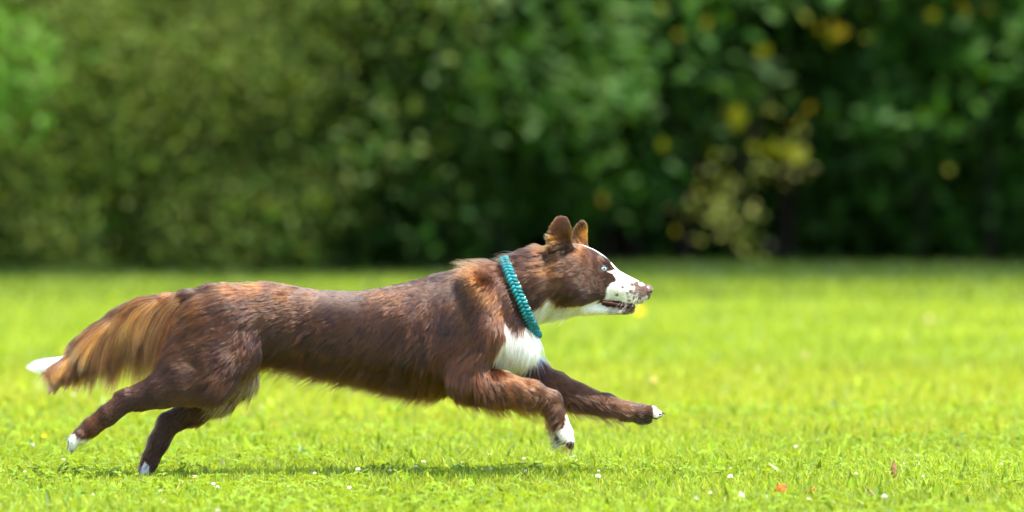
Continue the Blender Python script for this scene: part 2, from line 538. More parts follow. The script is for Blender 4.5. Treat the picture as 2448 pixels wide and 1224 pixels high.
YB = 17.4
def hedge_shrub(px, y, wid, hgt, pal, n, leaf, name, label, cat, group=None, up=0.5, asp=0.5, droop=0.0, lowgap=0.0, lean=0.5, deep=0.55):
    x = ax(px, y)
    blobs = []
    nb = int(hgt / 0.28)
    for i in range(nb):
        z = lowgap + 0.15 + (hgt - lowgap) * (i + 0.5) / nb
        f = math.sin(min(1, (z - lowgap) / hgt + 0.28) * math.pi * 0.92)
        for j in range(3):
            blobs.append((x + rng.uniform(-0.5, 0.5) * wid * 1.0, y + rng.uniform(-0.25, 0.5) * deep - lean * f, z + rng.uniform(-0.1, 0.1),
                          wid * rng.uniform(0.24, 0.42), deep * rng.uniform(0.35, 0.6), rng.uniform(0.16, 0.34)))
    tr = [(x + rng.uniform(-0.2, 0.2) * wid, y + 0.15, rng.uniform(0.025, 0.05), x + rng.uniform(-0.35, 0.35) * wid, y + 0.3, hgt * 0.85) for _ in range(3)]
    return shrub(name, label, cat, (x, y, 0), blobs, n, leaf, pal, tr, group, up, asp, droop)

hedge_shrub(60, YB - 0.5, 1.0, 2.9, OLIVE[:2] + MID[:2], 15000, 0.052, 'shrub', 'dim olive shrub at the left edge of the picture, beneath a bright spray of leaves', 'shrub')
hedge_shrub(330, YB - 0.6, 1.1, 3.1, OLIVE, 26000, 0.044, 'shrub', 'sunlit olive brown shrub behind the tail of the dog', 'shrub')
hedge_shrub(600, YB - 0.5, 1.0, 3.2, OLIVE + MID[:1], 26000, 0.044, 'shrub', 'olive green shrub above the hips of the dog', 'shrub')
hedge_shrub(850, YB - 0.3, 1.0, 3.0, MID + OLIVE[:1], 11000, 0.078, 'shrub', 'mid green leafy shrub above the back of the dog', 'shrub')
hedge_shrub(1120, YB - 0.05, 1.1, 3.2, MID + DARK[:2], 8500, 0.105, 'shrub', 'large leaved green shrub just left of the head of the dog', 'shrub')
hedge_shrub(1400, YB + 0.8, 1.1, 3.3, DARK + MID[:1], 7500, 0.115, 'shrub', 'dark green large leaved shrub directly behind the ears of the dog', 'shrub', lowgap=0.25)

def overhanging_tree(px, y, wid, hgt, n, label, trunks, reach=0.8, low=0.45):
    x = ax(px, y); blobs = []
    for i in range(34):
        z = low + (hgt - low) * rng.uniform(0, 1) ** 0.8
        f = min(1, (z - low) / 1.6)
        blobs.append((x + rng.uniform(-0.6, 0.6) * wid, y + rng.uniform(-reach * f, 0.8), z, wid * rng.uniform(0.2, 0.35), rng.uniform(0.3, 0.6), rng.uniform(0.18, 0.38)))
    for i in range(14):
        blobs.append((x + rng.uniform(-0.6, 0.6) * wid, y + rng.uniform(0.1, 0.8), rng.uniform(0.15, 1.4), wid * rng.uniform(0.15, 0.3), rng.uniform(0.2, 0.4), rng.uniform(0.15, 0.3)))
    tr = [(ax(p, y - 0.1) , y - 0.1, r, ax(p + d, y - 0.1), y + 0.2, hgt * 0.8) for (p, r, d) in trunks]
    return shrub('broadleaf_tree', label, 'tree', (x, y, 0), blobs, n, 0.12, DARK, tr, None, 0.5, 0.62, 0.2)

tree_a = overhanging_tree(1590, YB + 1.0, 1.2, 5.2, 9000, 'dark leafy tree on two slim trunks right of the ears of the dog', [(1515, 0.045, -30), (1632, 0.055, 25)])
tree_b = overhanging_tree(1900, YB + 1.1, 1.3, 5.4, 9500, 'dark leafy tree with scattered yellow leaves, behind the pale leaves filling the sunlit gap', [(1880, 0.05, 20)])
tree_c = overhanging_tree(2290, YB + 0.9, 1.4, 5.6, 11000, 'dark leafy tree at the right edge with one upright blackish trunk', [(2366, 0.024, -8), (2200, 0.014, 30)])
overhanging_tree(2620, YB + 1.0, 1.2, 5.4, 4000, 'dark tree continuing the tree line beyond the right edge of the picture', [(2600, 0.05, 0)])
hedge_shrub(-260, YB + 0.3, 1.2, 3.0, OLIVE, 4000, 0.07, 'shrub', 'olive shrub continuing the tree line beyond the left edge of the picture', 'shrub')

# pale leaves added in place of the sunlit gap between the trunks
gx = ax(1750, YB + 0.2)
yp = YB - 0.35
pale = shrub('sunlit_gap_leaves', 'small pale yellow green leaves standing in for the sunlit gap among the slim trunks', 'shrub', (ax(1750, yp), yp, 0),
      [(ax(1752, yp), yp, 0.50, 0.11, 0.10, 0.17), (ax(1735, yp), yp, 0.26, 0.12, 0.12, 0.16), (ax(1700, yp), yp, 0.40, 0.06, 0.10, 0.14), (ax(1885, yp), yp, 0.74, 0.10, 0.10, 0.08), (ax(1860, yp), yp, 0.62, 0.08, 0.10, 0.08)], 150, 0.05, YELLOW,
      [(ax(1750, yp), yp + 0.1, 0.012, ax(1800, yp), yp + 0.1, 0.8)], None, 0.5, 0.5)

# bright spray of leaves hanging in at the left edge
lx = ax(20, YB - 2.2)
yb = YB - 2.2
spray = shrub('bright_sapling', 'bright green sapling with drooping leaves at the upper left edge', 'sapling', (ax(-160, yb), yb, 0),
      [(ax(40, yb), yb, 1.16, 0.16, 0.2, 0.14), (ax(-10, yb), yb, 1.0, 0.15, 0.2, 0.22), (ax(40, yb), yb, 0.92, 0.09, 0.12, 0.14), (ax(-110, yb), yb, 1.25, 0.25, 0.25, 0.35), (ax(-150, yb), yb, 1.75, 0.3, 0.3, 0.35)],
      900, 0.09, BRIGHT, [(ax(-160, yb), yb, 0.025, ax(-120, yb), yb, 1.9)], None, 0.5, 0.36, 1.2)

# single yellow leaves that catch the sun, parts of the tree they hang on
ym = leaf_material('yellow_leaf', trans=0.5, gloss=0.001, tint=(1.1, 1.0, 0.4))
YL = [(1580, 20, .05), (1622, 82, .05), (1925, 40, .055), (1960, 68, .05), (1990, 55, .065), (2005, 78, .055), (1985, 100, .045), (1825, 122, .05), (1763, 280, .075), (1740, 268, .045),
      (1825, 265, .05), (2230, 36, .05), (2310, 30, .06), (2300, 12, .05), (2362, 22, .04), (1888, 362, .06), (1912, 376, .065), (1850, 358, .05), (1805, 350, .06), (1585, 347, .045),
      (1935, 258, .045), (1905, 300, .04), (2068, 90, .04), (1700, 300, .05), (1760, 310, .05), (1440, 478, .05), (2268, 405, .03), (1690, 55, .04)]
for (px, py, sz) in YL:
    y = YB - 0.9 + rng.uniform(-0.25, 0.25)
    c = np.array(at_depth(px, py, y))[None]
    d = np.array([[0.0, 0.0, 1.0]]) * sz
    col = np.array([rng.choice([0, 1], p=[.65, .35]) * np.array([0.022, -0.012, 0.0]) + np.array([0.095, 0.105, 0.004])])
    V, F, cc = leaf_cards(c - d * 0.0, sz * 1.5, col, 0.35, 0.75, 0.6)
    V = V - V.mean(0) + c
    o = np_mesh('yellow_leaf', V, F, ym, tree_c if px > 2090 else (tree_b if px > 1700 else tree_a), cc, smooth=False)

# the wood that closes the view behind the first row
blob = [(x, YB + 2.3 + rng.uniform(-0.4, 0.5), z, 0.7, 0.4, 0.45) for x in np.arange(-6.5, 6.6, 0.6) for z in np.arange(0.15, 5.2, 0.5)]
blob += [(x, YB + 3.6, z, 0.8, 0.4, 0.5) for x in np.arange(-7.5, 7.6, 0.6) for z in np.arange(0.1, 5.6, 0.5)]
P = crown_points(46000, blob)
colw = np.array(DARK)[rng.integers(0, 4, len(P))] * rng.uniform(1.0, 1.7, (len(P), 1))
V, F, cc = leaf_cards(P, 0.25, colw, 0.3, 0.75)
props(np_mesh('woodland', V, F, leaf_wood, col=cc, smooth=False), 'dark wood behind the first row of shrubs and trees', 'woodland', kind='stuff')

# ================================================================== THE DOG
dog = empty('dog', W(600, 1155, 0.0), label='chocolate brown and white dog in full gallop wearing a turquoise braided collar', cat='dog')

fd = Field((60, -128, -8), (1612, 128, 662), 3.0)
xs = [430, 470, 520, 580, 650, 700, 760, 860, 950, 1000, 1060, 1120, 1170, 1215, 1250]
tp = [746, 704, 683, 680, 676, 684, 694, 698, 681, 669, 652, 640, 652, 692, 730]
bt = [820, 848, 866, 868, 862, 868, 882, 908, 930, 936, 938, 925, 900, 885, 860]
hw = [40, 58, 70, 71, 66, 64, 72, 90, 100, 101, 92, 82, 76, 66, 48]
fd.loft(xs, [Z(v) for v in tp], [Z(v) for v in bt], hw, k=10, p=2.15)
# neck
xs = [1080, 1130, 1170, 1210, 1250, 1290, 1330, 1375]
tp = [700, 646, 632, 626, 606, 593, 592, 598]
bt = [790, 840, 850, 838, 806, 766, 742, 732]
hw = [45, 68, 75, 69, 63, 58, 55, 48]
fd.loft(xs, [Z(v) for v in tp], [Z(v) for v in bt], hw, k=22)
fd.ell((1228, 0, Z(812)), (54, 58, 58), 18)
# head
xs = [1318, 1340, 1365, 1392, 1420, 1445, 1462, 1480, 1500, 1520, 1538, 1550]
tp = [598, 588, 583, 585, 596, 612, 629, 647, 658, 668, 677, 688]
bt = [730, 740, 741, 738, 732, 727, 724, 724, 726, 728, 725, 717]
hw = [44, 56, 60, 60, 53, 43, 34, 29, 26.5, 24, 19, 12]
fd.loft(xs, [Z(v) for v in tp], [Z(v) for v in bt], hw, k=14, p=2.2)
for s in (-1, 1):
    fd.ell((1382, s * 36, Z(690)), (34, 26, 38), 12)                 # cheek
    fd.ell((1446, s * 27, Z(624)), (17, 12, 8), 8, rot=-0.6)         # brow
    fd.ell((1472, s * 24, Z(688)), (22, 9, 10), 8, rot=-0.3)         # side of the muzzle
    fd.ell((1446, s * 45, Z(642)), (12, 9, 7), 5, sub=True)          # eye socket
    fd.cone((1400, s * 16, Z(737)), (1498, s * 7, Z(743)), 14, 8, 6)  # lower jaw
fd.cone((1330, 0, Z(735)), (1430, 0, Z(736)), 22, 12, 12)
fd.cone((1460, 0, Z(741)), (1510, 0, Z(741)), 11, 9, 5)
for s in (-1, 1):                                                    # the open lips
    fd.cone((1436, s * 38, Z(719)), (1475, s * 30, Z(725)), 2.6, 3.4, 1.5, sub=True)
    fd.cone((1475, s * 30, Z(725)), (1530, s * 10, Z(731)), 3.4, 1.4, 1.2, sub=True)
# ears
def ear(cx, y, base_py, tip_py, lean, turn, s, wid):
    h = base_py - tip_py
    for i in range(9):
        f = i / 8
        w = np.interp(f, [0, .3, .6, .8, .92, 1], wid)
        fd.ell((cx + lean * f - 5 * math.sin(f * 3.1), y + s * 9 * math.sin(f * 2.6), Z(base_py - h * f)), (w, 7.5 - 2.2 * f, h / 8 * 1.3), 6, yaw=turn)
ear(1352, -38, 612, 529, -9, 0.2, -1, (30, 27.5, 26.5, 24.5, 22, 18))
ear(1386, 34, 604, 538, 7, -0.3, 1, (26, 23, 20, 18, 16, 11))
fd.ell((1372, -47, Z(572)), (9, 9, 36), 4, yaw=0.3, sub=True)
fd.ell((1400, 26, Z(556)), (10, 8, 24), 4, yaw=-0.3, sub=True)
# near foreleg
fd.cone((1138, -60, Z(690)), (1160, -72, Z(800)), 36, 40, 22, 0.72)
fd.cone((1160, -70, Z(800)), (1112, -76, Z(895)), 46, 42, 22, 0.75)
fd.cone((1095, 0, Z(700)), (1100, 0, Z(702)), 5, 5, 5)
fd.chain([(1112, -72, Z(910), 40), (1190, -72, Z(926), 41), (1265, -68, Z(940), 33), (1316, -64, Z(954), 25)], 14, 0.85)
fd.chain([(1316, -64, Z(956), 25), (1333, -62, Z(1000), 21.5), (1348, -60, Z(1034), 23)], 10, 0.95)
for j in range(4):
    yy = -60 + (j - 1.5) * 9.5
    fd.chain([(1346, yy, Z(1032), 11), (1361, yy, Z(1050), 10.5), (1366 - 3 * abs(j - 1.5), yy, Z(1062), 7)], 4)
fd.ell((1338, -60, Z(1050)), (10, 15, 10), 6, rot=0.9)
# far foreleg
fd.chain([(1190, 55, Z(820), 52), (1262, 62, Z(893), 38), (1330, 64, Z(933), 35), (1379, 63, Z(953), 31), (1410, 62, Z(962), 27)], 22, 0.8)
fd.chain([(1410, 62, Z(962), 27), (1450, 61, Z(971), 25.5), (1500, 60, Z(987), 22.5), (1535, 60, Z(992), 23.5)], 10, 0.9)
for j in range(4):
    yy = 60 + (j - 1.5) * 10
    fd.chain([(1530, yy, Z(991), 14), (1558, yy, Z(987), 13.5), (1580 - 8 * abs(j - 1.5), yy, Z(992 + 3 * abs(j - 1.5)), 9)], 4)
fd.ell((1540, 60, Z(1009)), (22, 18, 10), 6)
fd.ell((1488, 60, Z(1004)), (8, 8, 7), 5)
# near hind leg
fd.cone((545, -30, Z(770)), (520, -52, Z(850)), 72, 66, 30, 0.7)
fd.cone((575, -46, Z(835)), (500, -62, Z(915)), 48, 46, 26, 0.75)
fd.chain([(505, -62, Z(905), 58), (440, -66, Z(914), 48), (388, -66, Z(930), 37), (340, -65, Z(946), 27), (306, -64, Z(954), 23)], 22, 0.66)
fd.cone((485, -40, Z(770)), (430, -56, Z(872)), 54, 44, 30, 0.68)
fd.cone((308, -64, Z(940)), (290, -64, Z(944)), 16, 13, 8)
fd.chain([(306, -64, Z(954), 25), (262, -64, Z(988), 24), (222, -64, Z(1018), 21), (196, -64, Z(1040), 20)], 8, 0.85)
for j in range(4):
    yy = -64 + (j - 1.5) * 9
    fd.chain([(196, yy, Z(1036), 12), (181, yy, Z(1052), 12.5), (173 + 2 * abs(j - 1.5), yy, Z(1068), 8.5)], 4)
# far hind leg
fd.cone((570, 40, Z(820)), (566, 54, Z(890)), 60, 46, 30, 0.7)
fd.chain([(566, 56, Z(905), 44), (520, 62, Z(952), 37), (460, 62, Z(985), 32), (400, 62, Z(1016), 27)], 16, 0.75)
fd.cone((392, 62, Z(1006)), (384, 62, Z(1010)), 16, 12, 8)
fd.chain([(396, 62, Z(1020), 27), (374, 62, Z(1062), 25), (355, 62, Z(1102), 21), (345, 62, Z(1128), 20)], 8, 0.85)
for j in range(4):
    yy = 62 + (j - 1.5) * 9
    fd.chain([(345, yy, Z(1126), 12), (338, yy, Z(1140), 11), (330 - 2 * abs(j - 1.5), yy, Z(1150), 7.5)], 4)
# tail
TAIL = np.array([(510, 706, 0), (455, 716, 0), (400, 722, 2), (345, 738, 4), (290, 764, 6), (240, 800, 6), (200, 840, 4), (165, 870, 2), (135, 884, 0)], float)
fd.chain([(p[0], p[2], Z(p[1]), r) for p, r in zip(TAIL, (24, 21, 18, 15, 13, 11, 9, 7, 5))], 14)

BV, BQ = fd.nets()
BV = relax(BV, BQ, 5, 0.5)
BN = mesh_normals(BV, BQ)

# ---- coat colour by place on the animal (px, py, y), some light and shade painted in
BROWN, DARKB, GINGER, GOLD, WHITE = (np.array(c) for c in ((0.0300, 0.0102, 0.0029), (0.012, 0.0050, 0.0030), (0.088, 0.028, 0.0048), (0.23, 0.095, 0.017), (0.62, 0.60, 0.53)))
def inpoly(px, py, poly):
    poly = np.array(poly, float); n = len(poly); r = np.zeros(len(px), bool)
    for i in range(n):
        x1, y1 = poly[i]; x2, y2 = poly[(i + 1) % n]
        c = ((y1 > py) != (y2 > py)) & (px < (x2 - x1) * (py - y1) / ((y2 - y1) + 1e-9) + x1)
        r ^= c
    return r

TINT = [  # px, py, radius, colour, weight
    (620, 668, 30, GINGER, .65), (690, 678, 28, GINGER, .45), (750, 685, 30, GINGER, .35), (560, 672, 30, GINGER, .5), (490, 705, 40, GINGER, .4), (940, 670, 40, GINGER, .3), (1000, 650, 40, GINGER, .3),
    (1140, 655, 17, GINGER * 1.3, 1.1), (1165, 675, 17, GINGER * 1.4, 1.4), (1185, 700, 17, GINGER * 1.4, 1.4), (1204, 728, 14, GINGER * 1.3, 1.2), (1112, 640, 20, GINGER, .6),
    (590, 830, 30, GINGER, .45), (540, 900, 40, GINGER, .3), (1322, 650, 22, GINGER, .6), (1388, 592, 18, GINGER, .7), (1322, 585, 14, GOLD, .6), (1402, 560, 16, GOLD, .7),  # gold at the far ear paints its sunlit inside
    (1120, 920, 50, GINGER, .4), (1230, 930, 70, GINGER, .45), (1320, 960, 45, GINGER, .4), (1400, 955, 60, GINGER, .4), (1500, 985, 40, GINGER, .35), (1150, 840, 60, GINGER, .25),
    (1180, 790, 40, GINGER, .3), (230, 1005, 40, GINGER, .35), (410, 730, 50, GINGER, .8), (320, 770, 60, GINGER, 1.0), (250, 820, 50, GINGER, .8),
    (1066, 775, 34, DARKB, .9), (1090, 690, 30, DARKB, .5), (700, 870, 60, DARKB, .4), (860, 930, 70, DARKB, .5), (590, 860, 30, DARKB, .4), (1360, 600, 18, DARKB, .8), (1300, 690, 30, DARKB, .35),  # dark spots behind the shoulder and along the belly paint in their shading
    (430, 900, 50, DARKB, .3), (560, 950, 50, DARKB, .3)]

def coat(P, jitter=None):
    """colour at points P (mm frame)"""
    px, py, y = P[:, 0].copy(), 1155 - P[:, 2], P[:, 1]
    n = vnoise(P / 1000, 55, 31); n2 = vnoise(P / 1000, 160, 33)
    px = px + n[:, 0] * 7 + n2[:, 0] * 3; py = py + n[:, 1] * 7 + n2[:, 1] * 3
    col = np.repeat(BROWN[None], len(P), 0).copy()
    for (cx, cy, r, c, w) in TINT:
        g = np.clip(w * np.exp(-((px - cx) ** 2 + (py - cy) ** 2) / (r * r)) * (1 + 0.8 * n[:, 2]), 0, 1)[:, None]
        col = col * (1 - g) + c * g
    col *= (1 + 0.30 * n[:, 1:2] + 0.12 * n2[:, 1:2])
    x, z = P[:, 0] + n2[:, 0] * 2, 1155 - P[:, 2] + n2[:, 1] * 2
    ay = np.abs(y)
    w = np.zeros(len(P), bool)
    # muzzle, blaze, lower jaw, throat
    w |= inpoly(x, z, [(1452, 648), (1466, 645), (1600, 660), (1600, 780), (1432, 780), (1405, 742), (1432, 722), (1446, 712), (1450, 690), (1462, 676), (1474, 672), (1468, 655)])
    w |= (x > 1395) & (x < 1480) & (z < 660) & (np.abs(y + 7) < 4.5 + (x - 1400) * 0.06) & (P[:, 2] > Z(665))
    w |= inpoly(x, z, [(1436, 714), (1400, 724), (1352, 728), (1324, 698), (1308, 712), (1270, 740), (1268, 800), (1330, 800), (1440, 790)]) & (x < 1445)
    # chest
    w |= inpoly(px, py, [(1205, 752), (1222, 772), (1262, 786), (1320, 770), (1320, 850), (1275, 858), (1240, 872), (1205, 884), (1186, 876), (1192, 838), (1200, 800)]) & (y < 75) & (y > -95)
    # feet
    w |= inpoly(x, z, [(1350, 985), (1362, 985), (1400, 1060), (1366, 1052), (1346, 1052), (1332, 1034), (1322, 1028), (1346, 1020)]) & (y < 0)
    w |= (x > 1563) & (z < 1000) & (y > 0) & (z > 950)
    w |= inpoly(x, z, [(140, 1026), (180, 1032), (200, 1046), (225, 1040), (200, 1090), (140, 1090)]) & (y < 0)
    w |= inpoly(x, z, [(342, 1108), (352, 1118), (356, 1160), (326, 1160), (330, 1128)]) & (y > 0)
    w |= (x < 168) & (z < 1000)
    inner = inpoly(px, py, [(655, 868), (600, 880), (540, 930), (485, 980), (525, 1000), (560, 970), (630, 905)]) & (y > 5)
    w |= inner & (y < 60) & (np.random.default_rng(5).uniform(size=len(P)) < 0.5)
    # brown speckles on the muzzle
    sp = np.zeros(len(P), bool)
    for (a, b_, r) in ((1523, 679, 7), (1512, 680, 4), (1528, 690, 9), (1536, 702, 9), (1528, 712, 6), (1518, 700, 5), (1508, 696, 4), (1500, 700, 3), (1514, 712, 4), (1505, 718, 4), (1522, 722, 4), (1488, 686, 3.6), (1475, 703, 3.4), (1532, 672, 4), (1498, 745, 9), (1508, 740, 7), (1484, 738, 4), (1470, 733, 4), (1456, 730, 4), (1540, 690, 9), (1545, 700, 8)):
        sp |= (x - a) ** 2 + (z - b_) ** 2 < r * r
    patch = (x > 1496) & (n2[:, 2] > 0.22 - (x - 1496) * .012) & (z > 682)
    col[w] = WHITE * (0.93 + 0.07 * n2[w][:, 1:2])
    hp = w & (x < 400) & (z > 1020)
    col[hp] *= np.clip(0.62 + 0.55 * n2[hp][:, :1], .15, 1)
    q = w & sp & (x > 1440)
    col[q] = np.array([0.085, 0.050, 0.038])
    q = w & patch & ~sp & (x < 1560) & (z < 760)
    col[q] = col[q] * 0.5 + np.array([0.07, 0.04, 0.03]) * 0.5
    # dark soles and pads
    pad = (inpoly(x, z, [(1316, 1040), (1332, 1038), (1345, 1054), (1356, 1062), (1340, 1075), (1310, 1060)]) & (y < 0)) | (inpoly(x, z, [(1500, 1006), (1580, 1000), (1590, 1008), (1560, 1030), (1500, 1030)]) & (y > 0)) \
        | (inpoly(x, z, [(140, 1040), (166, 1034), (172, 1052), (166, 1075), (140, 1075)]) & (y < 0)) | (inpoly(x, z, [(300, 1130), (330, 1130), (326, 1160), (300, 1160)]) & (y > 0))
    col[pad] = np.array([0.022, 0.015, 0.012])
    rim = (x - 1442) ** 2 / 14 ** 2 + (z - 641) ** 2 / 10 ** 2 < 1
    col[rim] = np.array([0.035, 0.018, 0.012])
    lip = ((x > 1434) & (x < 1530) & (np.abs(z - (719 + (x - 1436) * 0.14)) < 5.5))
    col[lip] = np.array([0.03, 0.011, 0.009])
    chin = (x > 1452) & (z > 731) & (n2[:, 0] + n2[:, 1] * .5 + (x - 1476) * .025 > 0) & (x < 1540)
    col[chin] = col[chin] * .42 + np.array([0.050, 0.030, 0.021]) * .58
    return np.clip(col, 0.004, 0.9)

skin_m = principled('skin_under_fur', rough=0.85, spec=0.2, attr=True)
BC = coat(BV)
body = np_mesh('body', mm2w(BV), BQ, skin_m, dog, BC * 0.8)

# ---- lie of the coat: px, py, side, direction (dx, dpy), length mm, lift
FLOW = [
 (1545, 695, 0, -1, -.1, 3, .2), (1505, 690, 0, -1, .1, 4, .2), (1475, 660, 0, -.8, -.5, 5, .2), (1440, 605, 0, -1, -.35, 6, .15), (1442, 640, 0, -1, .1, 4, .2), (1445, 685, 0, -1, .2, 6, .15),
 (1392, 690, 0, -.95, .35, 9, .12), (1388, 640, 0, -1, .15, 8, .12), (1352, 715, 0, -.85, .5, 24, .4), (1435, 735, 0, -1, .2, 7, .3), (1345, 606, 0, -1, .1, 14, .4), (1350, 555, 0, -.2, -1, 8, .3), (1398, 556, 0, -.1, -1, 8, .3),
 (1345, 515, 0, -.2, -1, 6, .3), (1322, 650, 0, -.95, .45, 42, .5), (1335, 680, 0, -.9, .5, 36, .5), (1400, 742, 0, -1, .25, 14, .3),
 (1290, 606, 0, -1, .05, 34, .65), (1268, 690, 0, -.85, .55, 40, .5), (1300, 745, 0, -.7, .7, 30, .5), (1225, 600, 0, -1, .0, 36, .9), (1175, 592, 0, -1, -.1, 40, .95), (1180, 660, 0, -.8, .6, 28, .35), (1210, 740, 0, -.4, 1, 28, .35),
 (1240, 820, 0, -.3, 1, 40, .5), (1270, 830, 0, -.1, 1, 42, .5),
 (1115, 650, 0, -.85, .5, 26, .3), (1120, 760, 0, -.6, .8, 20, .25), (1150, 840, 0, -.75, .65, 19, .3), (1050, 665, 0, -.9, .45, 22, .25), (1060, 760, 0, -.5, .85, 22, .3), (1050, 880, 0, -.4, .9, 30, .35),
 (950, 710, 0, -.85, .5, 20, .2), (950, 820, 0, -.65, .75, 24, .25), (960, 915, 0, -.3, .95, 36, .4), (800, 730, 0, -.95, .3, 18, .2), (800, 820, 0, -.75, .65, 24, .25), (810, 890, 0, -.5, .85, 38, .4),
 (690, 715, 0, -1, .15, 22, .25), (690, 800, 0, -.8, .5, 22, .25), (690, 860, 0, -.6, .8, 42, .4), (610, 700, 0, -1, .1, 30, .4), (540, 700, 0, -1, -.05, 36, .5), (560, 760, 0, -.9, .45, 27, .35), (595, 830, 0, -.6, .75, 30, .5),
 (500, 830, 0, -.95, .35, 30, .4), (480, 760, 0, -.85, .6, 34, .4), (450, 885, 0, -1, .25, 26, .35), (540, 920, 0, -.8, .55, 26, .35),
 (390, 940, -1, -1, .1, 13, .2), (305, 950, -1, -.85, .55, 11, .2), (235, 1010, -1, -.75, .65, 10, .2), (180, 1058, -1, -.5, .9, 6, .2),
 (600, 900, 1, -.5, .9, 42, .4), (525, 965, 1, -.7, .75, 30, .35), (405, 1010, 1, -.7, .7, 11, .2), (365, 1080, 1, -.4, 1, 9, .2), (340, 1140, 1, -.2, 1, 6, .2),
 (1110, 925, -1, .1, .9, 34, .4), (1200, 925, -1, .8, .5, 15, .2), (1205, 965, -1, .55, .8, 26, .35), (1300, 945, -1, .85, .45, 11, .2), (1335, 1000, -1, .35, 1, 8, .2), (1355, 1050, -1, .4, 1, 6, .2),
 (1270, 890, 1, .5, .85, 15, .2), (1370, 945, 1, .85, .4, 13, .2), (1400, 985, 1, .7, .7, 24, .35), (1460, 970, 1, .9, .35, 11, .2), (1520, 990, 1, 1, .2, 9, .25), (1575, 990, 1, 1, 0, 5, .2),
 (400, 730, 0, -1, .45, 30, .15), (300, 780, 0, -.9, .65, 34, .15), (200, 850, 0, -.9, .5, 36, .15), (140, 885, 0, -1, .0, 50, .2)]
FA = np.array(FLOW, float)

def flow(P):
    px, py, y = P[:, 0], 1155 - P[:, 2], P[:, 1]
    W_ = np.zeros(len(P)); D = np.zeros((len(P), 2)); L = np.zeros(len(P)); A = np.zeros(len(P))
    for (cx, cy, s, dx, dy, ln, lf) in FLOW:
        d2 = (px - cx) ** 2 + (py - cy) ** 2
        sc = 26 if cx > 1310 and cy < 760 else 42
        w = np.exp(-d2 / (2 * sc * sc)) + 1e-4 / (1 + d2 / 2000)
        if s:
            w = w * (0.02 + 0.98 / (1 + np.exp(-s * y / 6)))
        q = math.hypot(dx, dy)
        W_ += w; D[:, 0] += w * dx / q; D[:, 1] += w * dy / q; L += w * ln; A += w * lf
    D /= W_[:, None]
    v = np.stack([D[:, 0], np.zeros(len(P)), -D[:, 1]], 1)
    return nrm(v), L / W_, A / W_

# ---- collar path, needed before the coat so the hair parts round it
C0 = np.array([1236.0, 0, Z(693)]); CU = nrm(np.array([76.0, 0, -176.0])); CNRM = nrm(np.array([176.0, 0, 76.0]))
def collar_ring(n):
    th = np.arange(n) / n * 2 * np.pi
    dirs = np.cos(th)[:, None] * CU + np.sin(th)[:, None] * np.array([0, 1.0, 0])
    r = np.full(n, 20.0)
    for _ in range(160):
        out = fd.sample(C0 + dirs * r[:, None]) > 2.5
        r = np.where(out, r, r + 1)
    ker = np.array([1, 2, 3, 2, 1]) / 9
    for _ in range(6):
        r = sum(w * np.roll(r, k - 2) for k, w in enumerate(ker))
    return C0 + dirs * (r + 1.5)[:, None], dirs
CW = 11.0   # half width

# ---- strands
def roots(n, dens=None):
    T = np.concatenate([BQ[:, [0, 1, 2]], BQ[:, [0, 2, 3]]])
    a = BV[T]; ar = np.linalg.norm(np.cross(a[:, 1] - a[:, 0], a[:, 2] - a[:, 0]), axis=1)
    c = a.mean(1)
    if dens is not None: ar = ar * dens(c)
    t = rng.choice(len(T), n, p=ar / ar.sum())
    u, v = rng.uniform(size=n), rng.uniform(size=n); f = u + v > 1; u[f], v[f] = 1 - u[f], 1 - v[f]
    w = np.stack([1 - u - v, u, v], 1)[:, :, None]
    return (BV[T[t]] * w).sum(1), nrm((BN[T[t]] * w).sum(1))

def fur_curves(name, Pts, col, rad, parent, mat, tipcol=None):
    n, k, _ = Pts.shape
    cu = bpy.data.hair_curves.new(name)
    cu.add_curves([k] * n)
    cu.position_data.foreach_set('vector', mm2w(Pts).astype(np.float32).ravel())
    ra = cu.attributes.get('radius') or cu.attributes.new('radius', 'FLOAT', 'POINT')
    s = np.linspace(0, 1, k)
    prof = np.interp(s, [0, .55, 1], [1, .9, .12])
    ra.data.foreach_set('value', (rad[:, None] * prof / 1000).astype(np.float32).ravel())
    ca = cu.attributes.new('col', 'FLOAT_COLOR', 'POINT')
    c4 = np.ones((n, k, 4), np.float32)
    tc_ = col * 1.25 if tipcol is None else tipcol
    c4[:, :, :3] = col[:, None] * (1 - s[None, :, None]) + tc_[:, None] * s[None, :, None]
    ca.data.foreach_set('color', np.clip(c4, 0.003, 0.92).ravel())
    cu.materials.append(mat)
    o = bpy.data.objects.new(name, cu); C.objects.link(o)
    attach(o, parent)
    return o

def clump(Pts, spacing, amount, reach, shade=False):
    """draw the tips of neighbouring hairs together into locks"""
    n, k, _ = Pts.shape
    mid = Pts[:, 0]
    cell = np.floor(mid / spacing + 0.35 * vnoise(mid / 1000, 90, 3)).astype(np.int64)
    key = cell[:, 0] * 1000003 + cell[:, 1] * 7919 + cell[:, 2]
    _, first, inv = np.unique(key, return_index=True, return_inverse=True)
    g = first[inv.ravel()]
    G = Pts[g]
    ok = np.linalg.norm(G[:, 0] - mid, axis=1) < reach
    wgt = (amount * rng.uniform(0.5, 1.0, n) * ok)[:, None] * np.linspace(0, 1, k)[None] ** 1.4
    P2 = Pts + wgt[:, :, None] * (G - Pts)
    if shade:
        return P2, np.random.default_rng(4).uniform(0.5, 1.55, first.size)[inv.ravel()]
    return P2

